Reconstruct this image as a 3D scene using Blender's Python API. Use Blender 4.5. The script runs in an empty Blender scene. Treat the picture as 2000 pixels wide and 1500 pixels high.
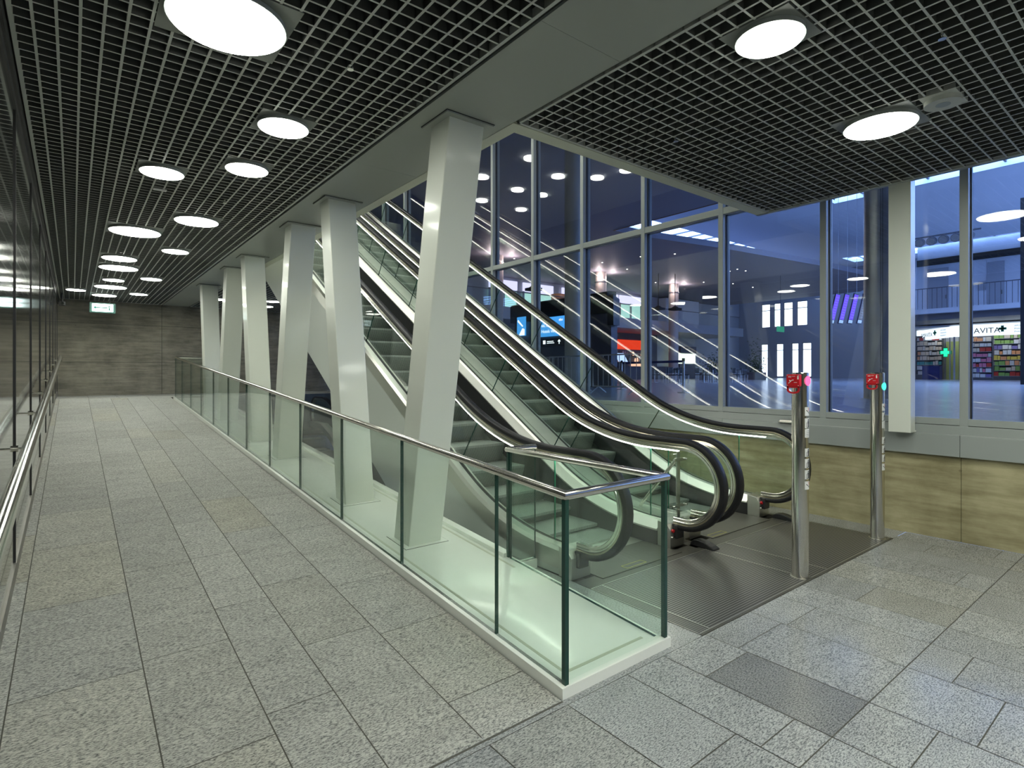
import bpy, math, random
from mathutils import Matrix, Vector
random.seed(7)
C = bpy.context.scene.collection
SC = bpy.context.scene
PI = math.pi

# ---------------------------------------------------------------- camera, world, exposure
cam = bpy.data.cameras.new('camera')
cam.sensor_width = 36.0
cam.lens = 36.0 * 1087.0 / 2000.0
cam.shift_y = -22.0 / 2000.0
cam.clip_start = 0.02
cam.clip_end = 400
co = bpy.data.objects.new('camera', cam)
co.location = (0, 0, 1.65)
co.rotation_euler = (PI / 2, 0, -math.radians(38.285))
C.objects.link(co)
SC.camera = co
SC.view_settings.view_transform = 'Standard'
SC.view_settings.look = 'None'
SC.view_settings.gamma = 1.0
SC.view_settings.use_curve_mapping = False
SC.view_settings.exposure = 1.1
SC.cycles.max_bounces = 12
SC.cycles.transparent_max_bounces = 40
SC.cycles.sample_clamp_indirect = 6.0
SC.cycles.caustics_reflective = False
SC.cycles.use_denoising = True
W = bpy.data.worlds.new('dusk')
W.use_nodes = True
W.node_tree.nodes['Background'].inputs[0].default_value = (0.30, 0.48, 1.0, 1)
W.node_tree.nodes['Background'].inputs[1].default_value = 0.6
SC.world = W

LAMP = 14.0            # ceiling discs
STRIP = 7.0           # light lines under the handrails
SKY = 7.0              # daylight through the roof glazing of the hall
LAMPCOL = (0.97, 1.0, 0.88)

# ---------------------------------------------------------------- key dimensions (metres)
SL = 0.0729            # slope of the ramp
RY0, RY1 = 2.04, 16.3  # where the ramp starts and ends
ZL = SL * (RY1 - RY0)  # upper landing
ZC = 3.58              # ceiling
XW = 6.78              # face of the concrete parapet under the glazing
XG = 6.86              # glazing line
HF = 1.08              # floor of the hall
YB = 18.7              # back wall
def rz(y): return SL * (min(max(y, RY0), RY1) - RY0)

# ---------------------------------------------------------------- materials
MATS = {}
def new_mat(name):
    m = bpy.data.materials.new(name); m.use_nodes = True
    MATS[name] = m
    return m, m.node_tree.nodes, m.node_tree.links
def pbr(name, col, rough=0.5, metal=0.0, spec=0.5, noise=0.0, nscale=8.0, bump=0.0, coat=0.0):
    m, N, L = new_mat(name)
    b = N['Principled BSDF']
    b.inputs['Base Color'].default_value = (*col, 1)
    b.inputs['Roughness'].default_value = rough
    b.inputs['Metallic'].default_value = metal
    b.inputs['Specular IOR Level'].default_value = spec
    b.inputs['Coat Weight'].default_value = coat
    b.inputs['Coat Roughness'].default_value = 0.08
    if noise or bump:
        tc = N.new('ShaderNodeTexCoord'); nz = N.new('ShaderNodeTexNoise')
        nz.inputs['Scale'].default_value = nscale; nz.inputs['Detail'].default_value = 6
        L.new(tc.outputs['Object'], nz.inputs['Vector'])
        if noise:
            mx = N.new('ShaderNodeMix'); mx.data_type = 'RGBA'
            mx.inputs['A'].default_value = (*[c * (1 - noise) for c in col], 1)
            mx.inputs['B'].default_value = (*[min(1, c * (1 + noise)) for c in col], 1)
            L.new(nz.outputs['Fac'], mx.inputs['Factor'])
            L.new(mx.outputs['Result'], b.inputs['Base Color'])
        if bump:
            bp = N.new('ShaderNodeBump'); bp.inputs['Strength'].default_value = bump
            L.new(nz.outputs['Fac'], bp.inputs['Height']); L.new(bp.outputs['Normal'], b.inputs['Normal'])
    return m
def emit(name, col, s):
    m, N, L = new_mat(name)
    N.remove(N['Principled BSDF'])
    e = N.new('ShaderNodeEmission'); e.inputs[0].default_value = (*col, 1); e.inputs[1].default_value = s
    L.new(e.outputs[0], N['Material Output'].inputs[0])
    return m
def glass(name, tint, refl=1.0, rough=0.0, f0=0.04):
    """thin sheet of glass: tinted transmission plus a Schlick reflection"""
    m, N, L = new_mat(name)
    N.remove(N['Principled BSDF'])
    geo = N.new('ShaderNodeNewGeometry')
    dt = N.new('ShaderNodeVectorMath'); dt.operation = 'DOT_PRODUCT'
    L.new(geo.outputs['Incoming'], dt.inputs[0]); L.new(geo.outputs['Normal'], dt.inputs[1])
    def mth(op, a, b=None):
        n = N.new('ShaderNodeMath'); n.operation = op
        for i, v in enumerate((a, b)):
            if v is None: continue
            if isinstance(v, (int, float)): n.inputs[i].default_value = v
            else: L.new(v, n.inputs[i])
        return n.outputs[0]
    c = mth('ABSOLUTE', dt.outputs['Value'])
    k = mth('POWER', mth('SUBTRACT', 1.0, c), 5.0)
    fr = mth('MULTIPLY', mth('ADD', mth('MULTIPLY', k, 1 - f0), f0), refl)
    t = N.new('ShaderNodeBsdfTransparent'); t.inputs[0].default_value = (*tint, 1)
    g = N.new('ShaderNodeBsdfGlossy'); g.inputs['Roughness'].default_value = rough
    mx = N.new('ShaderNodeMixShader')
    L.new(fr, mx.inputs[0]); L.new(t.outputs[0], mx.inputs[1]); L.new(g.outputs[0], mx.inputs[2])
    L.new(mx.outputs[0], N['Material Output'].inputs[0])
    return m
def granite(name, dark, light, rough, bump, grain=46):
    m, N, L = new_mat(name)
    b = N['Principled BSDF']
    tc = N.new('ShaderNodeTexCoord')
    at = N.new('ShaderNodeAttribute'); at.attribute_name = 'tone'; at.attribute_type = 'GEOMETRY'
    ofs = N.new('ShaderNodeVectorMath'); ofs.operation = 'SCALE'; ofs.inputs[0].default_value = (37, 19, 5)
    L.new(at.outputs['Fac'], ofs.inputs['Scale'])
    add = N.new('ShaderNodeVectorMath'); add.operation = 'ADD'
    L.new(tc.outputs['Object'], add.inputs[0]); L.new(ofs.outputs[0], add.inputs[1])
    mp = N.new('ShaderNodeMapping'); mp.inputs['Rotation'].default_value = (0, 0, 0.22)
    mp.inputs['Scale'].default_value = (1.0, 2.7, 1.0)
    L.new(add.outputs[0], mp.inputs[0])
    n1 = N.new('ShaderNodeTexNoise'); n1.inputs['Scale'].default_value = grain; n1.inputs['Detail'].default_value = 8
    n1.inputs['Roughness'].default_value = 0.75
    L.new(mp.outputs[0], n1.inputs['Vector'])
    n2 = N.new('ShaderNodeTexNoise'); n2.inputs['Scale'].default_value = 3.0; n2.inputs['Detail'].default_value = 3
    L.new(mp.outputs[0], n2.inputs['Vector'])
    cr = N.new('ShaderNodeValToRGB')
    cr.color_ramp.elements[0].position = 0.40; cr.color_ramp.elements[0].color = (*dark, 1)
    cr.color_ramp.elements[1].position = 0.585; cr.color_ramp.elements[1].color = (*light, 1)
    mid = cr.color_ramp.elements.new(0.5); mid.color = (*[(a * 0.35 + c * 0.65) for a, c in zip(dark, light)], 1)
    L.new(n1.outputs['Fac'], cr.inputs[0])
    def madd(src, k, c):
        n = N.new('ShaderNodeMath'); n.operation = 'MULTIPLY_ADD'
        L.new(src, n.inputs[0]); n.inputs[1].default_value = k; n.inputs[2].default_value = c
        return n.outputs[0]
    v1 = madd(at.outputs['Fac'], 0.20, 0.87)
    v2 = madd(n2.outputs['Fac'], 0.4, 0.8)
    mm = N.new('ShaderNodeMath'); mm.operation = 'MULTIPLY'; L.new(v1, mm.inputs[0]); L.new(v2, mm.inputs[1])
    sc = N.new('ShaderNodeVectorMath'); sc.operation = 'SCALE'
    L.new(cr.outputs[0], sc.inputs[0]); L.new(mm.outputs[0], sc.inputs['Scale'])
    f7 = N.new('ShaderNodeMath'); f7.operation = 'FRACT'; L.new(madd(at.outputs['Fac'], 13.0, 0.0), f7.inputs[0])
    wr = N.new('ShaderNodeMath'); wr.operation = 'POWER'; L.new(f7.outputs[0], wr.inputs[0]); wr.inputs[1].default_value = 6.0
    wm = N.new('ShaderNodeMix'); wm.data_type = 'RGBA'; wm.inputs['A'].default_value = (1, 1, 1, 1); wm.inputs['B'].default_value = (1.0, 0.965, 0.87, 1)
    L.new(wr.outputs[0], wm.inputs['Factor'])
    ml = N.new('ShaderNodeVectorMath'); ml.operation = 'MULTIPLY'
    L.new(sc.outputs[0], ml.inputs[0]); L.new(wm.outputs['Result'], ml.inputs[1])
    L.new(ml.outputs[0], b.inputs['Base Color'])
    b.inputs['Roughness'].default_value = rough
    b.inputs['Specular IOR Level'].default_value = 0.5 if rough < .5 else 0.2
    bp = N.new('ShaderNodeBump'); bp.inputs['Strength'].default_value = bump; bp.inputs['Distance'].default_value = 0.01
    L.new(n1.outputs['Fac'], bp.inputs['Height']); L.new(bp.outputs['Normal'], b.inputs['Normal'])
    return m
def concrete(name, a, bcol, horiz=True, joints=None):
    m, N, L = new_mat(name)
    b = N['Principled BSDF']; b.inputs['Roughness'].default_value = 0.62
    tc = N.new('ShaderNodeTexCoord')
    mp = N.new('ShaderNodeMapping'); mp.inputs['Scale'].default_value = (1, 1, 9)
    L.new(tc.outputs['Object'], mp.inputs[0])
    n1 = N.new('ShaderNodeTexNoise'); n1.inputs['Scale'].default_value = 1.6; n1.inputs['Detail'].default_value = 9; n1.inputs['Roughness'].default_value = 0.65
    L.new(mp.outputs[0], n1.inputs['Vector'])
    n2 = N.new('ShaderNodeTexNoise'); n2.inputs['Scale'].default_value = 1.7; n2.inputs['Detail'].default_value = 8; n2.inputs['Roughness'].default_value = 0.62
    L.new(tc.outputs['Object'], n2.inputs['Vector'])
    n3 = N.new('ShaderNodeTexVoronoi'); n3.inputs['Scale'].default_value = 3.3; n3.inputs['Randomness'].default_value = 1
    L.new(tc.outputs['Object'], n3.inputs['Vector'])
    sp = N.new('ShaderNodeMath'); sp.operation = 'LESS_THAN'; sp.inputs[1].default_value = 0.045
    L.new(n3.outputs['Distance'], sp.inputs[0])
    av = N.new('ShaderNodeMath'); av.operation = 'ADD'; L.new(n1.outputs['Fac'], av.inputs[0]); L.new(n2.outputs['Fac'], av.inputs[1])
    cr = N.new('ShaderNodeValToRGB')
    cr.color_ramp.elements[0].position = 0.38; cr.color_ramp.elements[0].color = (*a, 1)
    cr.color_ramp.elements[1].position = 0.60; cr.color_ramp.elements[1].color = (*bcol, 1)
    hf = N.new('ShaderNodeMath'); hf.operation = 'MULTIPLY'; hf.inputs[1].default_value = 0.5
    L.new(av.outputs[0], hf.inputs[0]); L.new(hf.outputs[0], cr.inputs[0])
    dk = N.new('ShaderNodeMix'); dk.data_type = 'RGBA'; dk.inputs['B'].default_value = (*[c * 0.55 for c in a], 1)
    fm = N.new('ShaderNodeMath'); fm.operation = 'MULTIPLY'; fm.inputs[1].default_value = 0.5
    L.new(sp.outputs[0], fm.inputs[0]); L.new(fm.outputs[0], dk.inputs['Factor'])
    L.new(cr.outputs[0], dk.inputs['A']); L.new(dk.outputs['Result'], b.inputs['Base Color'])
    bp = N.new('ShaderNodeBump'); bp.inputs['Strength'].default_value = 0.15
    L.new(n1.outputs['Fac'], bp.inputs['Height']); L.new(bp.outputs['Normal'], b.inputs['Normal'])
    return m
def ribbed(name, ca, cb, axis, pitch, rough, metal, duty=0.5):
    """fine ribs across one axis: real grooves of steps and gratings"""
    m, N, L = new_mat(name)
    b = N['Principled BSDF']; b.inputs['Roughness'].default_value = rough; b.inputs['Metallic'].default_value = metal
    tc = N.new('ShaderNodeTexCoord'); sx = N.new('ShaderNodeSeparateXYZ'); L.new(tc.outputs['Object'], sx.inputs[0])
    d = N.new('ShaderNodeMath'); d.operation = 'DIVIDE'; L.new(sx.outputs[axis], d.inputs[0]); d.inputs[1].default_value = pitch
    f = N.new('ShaderNodeMath'); f.operation = 'FRACT'; L.new(d.outputs[0], f.inputs[0])
    lt = N.new('ShaderNodeMath'); lt.operation = 'LESS_THAN'; L.new(f.outputs[0], lt.inputs[0]); lt.inputs[1].default_value = duty
    mx = N.new('ShaderNodeMix'); mx.data_type = 'RGBA'
    mx.inputs['A'].default_value = (*cb, 1); mx.inputs['B'].default_value = (*ca, 1)
    L.new(lt.outputs[0], mx.inputs['Factor']); L.new(mx.outputs['Result'], b.inputs['Base Color'])
    return m

granite('granite_flamed', (0.095, 0.10, 0.10), (0.51, 0.51, 0.475), 0.75, 0.25, 58)
granite('granite_polished', (0.085, 0.095, 0.105), (0.43, 0.44, 0.44), 0.20, 0.02, 64)
granite('granite_hall', (0.42, 0.43, 0.46), (0.62, 0.63, 0.66), 0.20, 0.0)
pbr('grout', (0.075, 0.075, 0.062), 0.9)
concrete('concrete_olive', (0.24, 0.21, 0.11), (0.47, 0.43, 0.26))
concrete('concrete_grey', (0.13, 0.118, 0.088), (0.29, 0.268, 0.205))
pbr('white_paint', (0.75, 0.78, 0.71), 0.32, coat=0.25)
pbr('white_ledge', (0.88, 0.90, 0.85), 0.22, coat=0.4)
pbr('ledge_line', (0.50, 0.52, 0.42), 0.5)
pbr('grey_soffit', (0.36, 0.385, 0.35), 0.35)
pbr('cream_trim', (0.72, 0.73, 0.60), 0.5)
pbr('grid_paint', (0.56, 0.58, 0.54), 0.5)
pbr('plate_grey', (0.22, 0.235, 0.215), 0.45)
pbr('grid_shade', (0.10, 0.105, 0.10), 0.6)  # bar sides coloured darker to imitate the shade inside the louvre cells
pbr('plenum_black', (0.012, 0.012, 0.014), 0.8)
pbr('shadow_gap', (0.02, 0.02, 0.02), 0.8)
pbr('frame_grey', (0.33, 0.36, 0.35), 0.38)
pbr('gasket', (0.02, 0.02, 0.022), 0.5)
pbr('cladding_light', (0.60, 0.63, 0.60), 0.4)
pbr('hall_white', (0.62, 0.64, 0.68), 0.6)
pbr('kick_metal', (0.20, 0.19, 0.165), 0.45, 0.4)
pbr('steel', (0.72, 0.70, 0.64), 0.15, 1.0)
pbr('steel_bright', (0.78, 0.77, 0.72), 0.14, 1.0)
pbr('steel_satin', (0.60, 0.60, 0.56), 0.36, 1.0)
pbr('bronze_steel', (0.52, 0.47, 0.36), 0.22, 1.0)
pbr('rubber', (0.014, 0.014, 0.016), 0.42, spec=0.35)
pbr('black_plastic', (0.02, 0.02, 0.022), 0.4)
pbr('black_matte', (0.012, 0.012, 0.014), 0.7)
pbr('dark_floor', (0.10, 0.115, 0.11), 0.35, noise=0.3, nscale=5)
pbr('red_plastic', (0.55, 0.012, 0.02), 0.3)
pbr('white_plastic', (0.75, 0.75, 0.74), 0.4)
pbr('sticker_white', (0.78, 0.79, 0.78), 0.5)
pbr('sticker_black', (0.02, 0.02, 0.02), 0.5)
pbr('sticker_red', (0.7, 0.03, 0.03), 0.5)
pbr('yellow_line', (0.50, 0.47, 0.12), 0.6)
pbr('landing_steel', (0.095, 0.092, 0.08), 0.40, 0.3, noise=0.25, nscale=60)
ribbed('step_metal', (0.25, 0.28, 0.265), (0.05, 0.056, 0.053), 'X', 0.0185, 0.42, 0.35, 0.6)
ribbed('step_tread', (0.40, 0.43, 0.41), (0.16, 0.17, 0.165), 'X', 0.0185, 0.42, 0.35, 0.6)
ribbed('grate_metal', (0.27, 0.265, 0.255), (0.035, 0.035, 0.035), 'Y', 0.022, 0.36, 0.7, 0.62)
ribbed('grate_edge', (0.27, 0.265, 0.255), (0.035, 0.035, 0.035), 'X', 0.022, 0.36, 0.7, 0.62)
glass('glass_green', (0.932, 0.981, 0.953), 1.0)
glass('glass_window', (0.86, 0.88, 0.90), 1.6)
glass('glass_clear', (0.97, 0.98, 0.98), 1.0)
pbr('glass_edge', (0.012, 0.055, 0.042), 0.12)
pbr('glass_edge_bright', (0.05, 0.35, 0.20), 0.15)
pbr('glass_dark', (0.022, 0.024, 0.022), 0.015, spec=0.9, coat=0.8)
emit('lamp', LAMPCOL, LAMP)
emit('strip', (1.0, 0.99, 0.86), STRIP)
emit('lamp_upper', LAMPCOL, 20.0)

# ---------------------------------------------------------------- mesh helper
class MB:
    def __init__(self): self.v = []; self.f = []; self.m = []; self.t = []
    def poly(self, pts, mi=0, tone=0.5):
        n = len(self.v); self.v += [tuple(p) for p in pts]
        self.f.append(tuple(range(n, n + len(pts)))); self.m.append(mi); self.t.append(tone)
    def box(self, x0, y0, z0, x1, y1, z1, mi=0):
        if x0 > x1: x0, x1 = x1, x0
        if y0 > y1: y0, y1 = y1, y0
        if z0 > z1: z0, z1 = z1, z0
        n = len(self.v)
        self.v += [(x0, y0, z0), (x1, y0, z0), (x1, y1, z0), (x0, y1, z0), (x0, y0, z1), (x1, y0, z1), (x1, y1, z1), (x0, y1, z1)]
        for q in ((3, 2, 1, 0), (4, 5, 6, 7), (0, 1, 5, 4), (1, 2, 6, 5), (2, 3, 7, 6), (3, 0, 4, 7)):
            self.f.append(tuple(n + i for i in q)); self.m.append(mi); self.t.append(0.5)
    def hexa(self, p, mi=0):
        """8 corners: bottom loop ccw from above, then top loop"""
        n = len(self.v); self.v += [tuple(q) for q in p]
        for q in ((3, 2, 1, 0), (4, 5, 6, 7), (0, 1, 5, 4), (1, 2, 6, 5), (2, 3, 7, 6), (3, 0, 4, 7)):
            self.f.append(tuple(n + i for i in q)); self.m.append(mi); self.t.append(0.5)
    def sbox(self, x0, y0, o0, x1, y1, o1, mi=0, zf=rz):
        """a box whose bottom and top follow the ramp"""
        self.hexa([(x0, y0, zf(y0) + o0), (x1, y0, zf(y0) + o0), (x1, y1, zf(y1) + o0), (x0, y1, zf(y1) + o0),
                   (x0, y0, zf(y0) + o1), (x1, y0, zf(y0) + o1), (x1, y1, zf(y1) + o1), (x0, y1, zf(y1) + o1)], mi)
    def slab_yz(self, poly, x0, x1, mi=0, edge=None):
        """outline in the (y, z) plane given a thickness along x"""
        n = len(self.v); k = len(poly)
        self.v += [(x0, y, z) for y, z in poly] + [(x1, y, z) for y, z in poly]
        self.f.append(tuple(n + i for i in range(k))); self.m.append(mi); self.t.append(0.5)
        self.f.append(tuple(n + k + i for i in reversed(range(k)))); self.m.append(mi); self.t.append(0.5)
        e = mi if edge is None else edge
        for i in range(k):
            j = (i + 1) % k
            self.f.append((n + i, n + k + i, n + k + j, n + j)); self.m.append(e); self.t.append(0.5)
    def slab_xz(self, poly, y0, y1, mi=0):
        n = len(self.v); k = len(poly)
        self.v += [(x, y0, z) for x, z in poly] + [(x, y1, z) for x, z in poly]
        self.f.append(tuple(n + i for i in range(k))); self.m.append(mi); self.t.append(0.5)
        self.f.append(tuple(n + k + i for i in reversed(range(k)))); self.m.append(mi); self.t.append(0.5)
        for i in range(k):
            j = (i + 1) % k
            self.f.append((n + i, n + k + i, n + k + j, n + j)); self.m.append(mi); self.t.append(0.5)
    def slab_xy(self, poly, z0, z1, mi=0, edge=None):
        n = len(self.v); k = len(poly); e = mi if edge is None else edge
        self.v += [(x, y, z0) for x, y in poly] + [(x, y, z1) for x, y in poly]
        self.f.append(tuple(n + i for i in reversed(range(k)))); self.m.append(mi); self.t.append(0.5)
        self.f.append(tuple(n + k + i for i in range(k))); self.m.append(mi); self.t.append(0.5)
        for i in range(k):
            j = (i + 1) % k
            self.f.append((n + i, n + j, n + k + j, n + k + i)); self.m.append(e); self.t.append(0.5)
    def sweep(self, path, prof, mi=0, caps=True):
        """path of (y, z); profile of (x, offset along the path's normal)"""
        n = len(self.v); k = len(prof); P = len(path)
        for i in range(P):
            a = path[max(i - 1, 0)]; b = path[min(i + 1, P - 1)]
            ty, tz = b[0] - a[0], b[1] - a[1]; l = math.hypot(ty, tz) or 1
            ny, nz = -tz / l, ty / l
            for x, o in prof: self.v.append((x, path[i][0] + ny * o, path[i][1] + nz * o))
        for i in range(P - 1):
            for j in range(k):
                q = (j + 1) % k
                self.f.append((n + i * k + j, n + i * k + q, n + (i + 1) * k + q, n + (i + 1) * k + j)); self.m.append(mi); self.t.append(0.5)
        if caps:
            self.f.append(tuple(n + j for j in reversed(range(k)))); self.m.append(mi); self.t.append(0.5)
            self.f.append(tuple(n + (P - 1) * k + j for j in range(k))); self.m.append(mi); self.t.append(0.5)
    def tube(self, pts, r, seg=16, mi=0, caps=True):
        pts = [Vector(p) for p in pts]; n = len(self.v); P = len(pts)
        up = Vector((0, 0, 1))
        for i in range(P):
            d0 = (pts[i] - pts[i - 1]).normalized() if i else (pts[1] - pts[0]).normalized()
            d1 = (pts[i + 1] - pts[i]).normalized() if i < P - 1 else d0
            t = (d0 + d1)
            t = t.normalized() if t.length > 1e-6 else d0
            c = max(0.3, t.dot(d0))
            ref = up if abs(t.z) < 0.95 else Vector((1, 0, 0))
            a = t.cross(ref).normalized(); b = a.cross(t).normalized()
            k = d0.cross(d1)
            for s in range(seg):
                an = 2 * PI * s / seg
                o = a * math.cos(an) + b * math.sin(an)
                if c < 0.999:
                    m_ = (d1 - d0); m_.normalize()
                    o = o + m_ * (o.dot(m_)) * (1 / c - 1)
                self.v.append(tuple(pts[i] + o * r))
        for i in range(P - 1):
            for s in range(seg):
                q = (s + 1) % seg
                self.f.append((n + i * seg + s, n + i * seg + q, n + (i + 1) * seg + q, n + (i + 1) * seg + s)); self.m.append(mi); self.t.append(0.5)
        if caps:
            self.f.append(tuple(n + s for s in reversed(range(seg)))); self.m.append(mi); self.t.append(0.5)
            self.f.append(tuple(n + (P - 1) * seg + s for s in range(seg))); self.m.append(mi); self.t.append(0.5)
    def disc(self, x, y, z0, z1, r, seg=32, mi=0, r2=None):
        r2 = r if r2 is None else r2; n = len(self.v)
        for s in range(seg):
            a = 2 * PI * s / seg; self.v.append((x + r * math.cos(a), y + r * math.sin(a), z0))
        for s in range(seg):
            a = 2 * PI * s / seg; self.v.append((x + r2 * math.cos(a), y + r2 * math.sin(a), z1))
        self.f.append(tuple(n + s for s in reversed(range(seg)))); self.f.append(tuple(n + seg + s for s in range(seg)))
        self.m += [mi, mi]; self.t += [0.5, 0.5]
        for s in range(seg):
            q = (s + 1) % seg
            self.f.append((n + s, n + q, n + seg + q, n + seg + s)); self.m.append(mi); self.t.append(0.5)
    def build(self, name, mats, parent=None, smooth=False, tone=False, bevel=0.0):
        me = bpy.data.meshes.new(name); me.from_pydata(self.v, [], self.f)
        if isinstance(mats, str): mats = [mats]
        for m in mats: me.materials.append(MATS[m])
        me.polygons.foreach_set('material_index', self.m)
        if tone:
            a = me.attributes.new('tone', 'FLOAT', 'FACE'); a.data.foreach_set('value', self.t)
        if smooth:
            me.polygons.foreach_set('use_smooth', [True] * len(self.f))
            me.set_sharp_from_angle(angle=math.radians(40))
        me.update()
        o = bpy.data.objects.new(name, me); C.objects.link(o)
        if bevel:
            b = o.modifiers.new('edge', 'BEVEL'); b.width = bevel; b.segments = 2; b.limit_method = 'ANGLE'
        if parent is not None: adopt(o, parent)
        return o
ABS = {}
def adopt(o, parent):
    o.parent = parent
    w = ABS.get(parent, Vector((0, 0, 0)))
    o.matrix_parent_inverse = Matrix.Translation(-w)
def thing(name, label, cat, loc, group=None, kind='thing'):
    o = bpy.data.objects.new(name, None); o.empty_display_size = 0.1
    o.location = loc; ABS[o] = Vector(loc); C.objects.link(o)
    tag(o, label, cat, group, kind)
    return o
def tag(o, label, cat, group=None, kind='thing'):
    o['label'] = label; o['category'] = cat; o['kind'] = kind
    if group: o['group'] = group
    return o
def struct(o, label=None, cat=None):
    o['kind'] = 'structure'
    if label: o['label'] = label
    if cat: o['category'] = cat
    return o
def sroot(name, loc, label, cat):
    o = bpy.data.objects.new(name, None); o.location = loc; ABS[o] = Vector(loc); C.objects.link(o)
    return struct(o, label, cat)
def dup(root, loc, label=None):
    """copy of a thing with copies of its parts and sub-parts"""
    r = root.copy(); C.objects.link(r); r.location = loc
    if label: r['label'] = label
    for ch in list(root.children):
        c = ch.copy(); C.objects.link(c); c.parent = r; c.matrix_parent_inverse = ch.matrix_parent_inverse.copy()
        for g in list(ch.children):
            d = g.copy(); C.objects.link(d); d.parent = c; d.matrix_parent_inverse = g.matrix_parent_inverse.copy()
    return r
def text(name, body, size, loc, rot, mat, parent=None, extrude=0.002, align='LEFT', sx=1.0):
    cu = bpy.data.curves.new(name, 'FONT'); cu.body = body; cu.size = size; cu.extrude = extrude
    cu.align_x = align
    tmp = bpy.data.objects.new(name, cu); C.objects.link(tmp)
    me = bpy.data.meshes.new_from_object(tmp.evaluated_get(bpy.context.evaluated_depsgraph_get()))
    bpy.data.objects.remove(tmp); bpy.data.curves.remove(cu)
    me.name = name; me.materials.clear(); me.materials.append(MATS[mat])
    o = bpy.data.objects.new(name, me); C.objects.link(o)
    o.location = loc; o.rotation_euler = rot; o.scale = (sx, 1, 1)
    if parent is not None: adopt(o, parent)
    return o

# ================================================================ THE SETTING
# ---- floors: every stone slab is a face of its own with its own tone, on a grout bed
def tiles(name, mat, strips, y0, y1, zf, seed, breaks=(), dark=(), force={}, lens=(0.75, 1.35), gap=0.006, label=None):
    rnd = random.Random(seed); b = MB()
    for i in range(len(strips) - 1):
        xa, xb = strips[i] + gap / 2, strips[i + 1] - gap / 2
        cuts = [y0]; y = y0 - rnd.uniform(0, 0.9)
        while y < y1:
            y += rnd.uniform(*lens)
            if y0 + 0.15 < y < y1 - 0.15: cuts.append(y)
        cuts = [c for c in cuts if all(abs(c - k) > 0.14 for k in breaks)] + [k for k in breaks if y0 < k < y1] + [y1]
        for (fa, fb), fy in force.items():
            if abs(strips[i] - fa) < .01: cuts = [c for c in cuts if not (1.09 < c < fy + .2 and c < y1 - .01)] + [fy]
        cuts = sorted(set(cuts))
        for a, c in zip(cuts, cuts[1:]):
            t = rnd.random() * 0.75 + 0.2
            for (dx, dy) in dark:
                if xa < dx < xb and a < dy < c: t = -1.1
            b.poly([(xa, a + gap / 2, zf(a) ), (xb, a + gap / 2, zf(a)), (xb, c - gap / 2, zf(c)), (xa, c - gap / 2, zf(c))], 0, t)
    n = len(strips) - 1
    b.poly([(strips[0], y0, zf(y0) - 0.003), (strips[n], y0, zf(y0) - 0.003), (strips[n], y1, zf(y1) - 0.003), (strips[0], y1, zf(y1) - 0.003)], 1)
    return struct(b.build(name, [mat, 'grout'], tone=True), label)
def strip_edges(x0, x1, first):
    w = [0.45, 0.32, 0.43, 0.54, 0.43, 0.35, 0.43, 0.49]; e = [x0]; i = first
    while e[-1] < x1 - 0.05:
        e.append(min(e[-1] + w[i % len(w)], x1)); i += 1
    return e
right_strips = [-0.31, -0.24, 0.29, 0.71, 1.03, 1.45, 1.93, 2.38, 2.70, 3.13, 3.67, 4.10, 4.45, 4.88, 5.37, 5.80, 6.15, 6.45, XW]
ramp_strips = [-0.31, -0.24, 0.29, 0.71, 1.03, 1.45, 1.93]
tiles('floor', 'granite_polished', right_strips, -6.0, 2.0, lambda y: 0.0, 3, breaks=(1.08, -0.6, -2.4), force={(2.70, 3.13): 1.72},
      dark=((2.9, 1.3),), lens=(0.55, 0.95), label='grey speckled granite slab floor in front of the escalators')
tiles('floor_ramp', 'granite_flamed', ramp_strips, RY0, RY1, rz, 11, label='rough grey granite ramp rising along the glass balustrade')
tiles('floor_landing', 'granite_flamed', [-0.31, 0.3, 0.9, 1.5, 2.1, 2.8, 3.4, 4.0, 4.8, 5.6, XW], RY1, YB, lambda y: ZL, 5, label='granite landing at the top of the ramp')
m = MB()
m.box(-0.31, 2.028, -0.06, 1.93, 2.04, 0.0005, 0)
struct(m.build('floor_seam', 'grout'), 'dark joint where the ramp begins')
m = MB()
m.poly([(-0.31, 2.0, 0), (2.81, 2.0, 0), (2.81, 2.06, 0), (-0.31, 2.06, 0)], 0, .5)
struct(m.build('floor_threshold', 'granite_polished', tone=True))
m = MB()       # granite strip between plinth and landing plates, and beside the concrete parapet
m.poly([(2.81, 2.0, 0), (3.10, 2.0, 0), (3.10, 3.60, 0), (2.81, 3.60, 0)], 0, 0.35)
m.poly([(6.42, 2.0, 0), (XW, 2.0, 0), (XW, 4.2, 0), (6.42, 4.2, 0)], 0, 0.55)
struct(m.build('floor_margin', 'granite_polished', tone=True), 'narrow granite strips beside the landing plates')
m = MB(); m.sbox(-0.4, RY0, -0.4, 1.95, RY1, -0.01); m.box(-0.4, RY1, 0.4, XW, YB, ZL - .01); m.box(1.9, 2.0, -0.5, 3.2, RY1, -0.1); m.box(-0.4, -6.0, -0.3, XW, 2.05, -0.06); m.box(2.9, 2.0, -0.3, XW, 6.0, -0.06)
struct(m.build('floor_slab', 'grout'))
m = MB(); m.box(2.83, 3.6, -0.06, XW, 11.6, 0.0)
m.box(2.83, 11.6, -0.06, 3.45, RY1, 0.0); m.box(3.45, 15.2, -0.06, XW, RY1, 0.0)
struct(m.build('floor_lower', 'dark_floor'), 'dark floor passing under the rising escalators')
m = MB(); m.box(2.83, RY1 - 0.05, 0.0, XW, RY1, ZL); struct(m.build('trim_1', 'dark_floor'), 'low wall closing the floor under the escalators')
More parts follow.
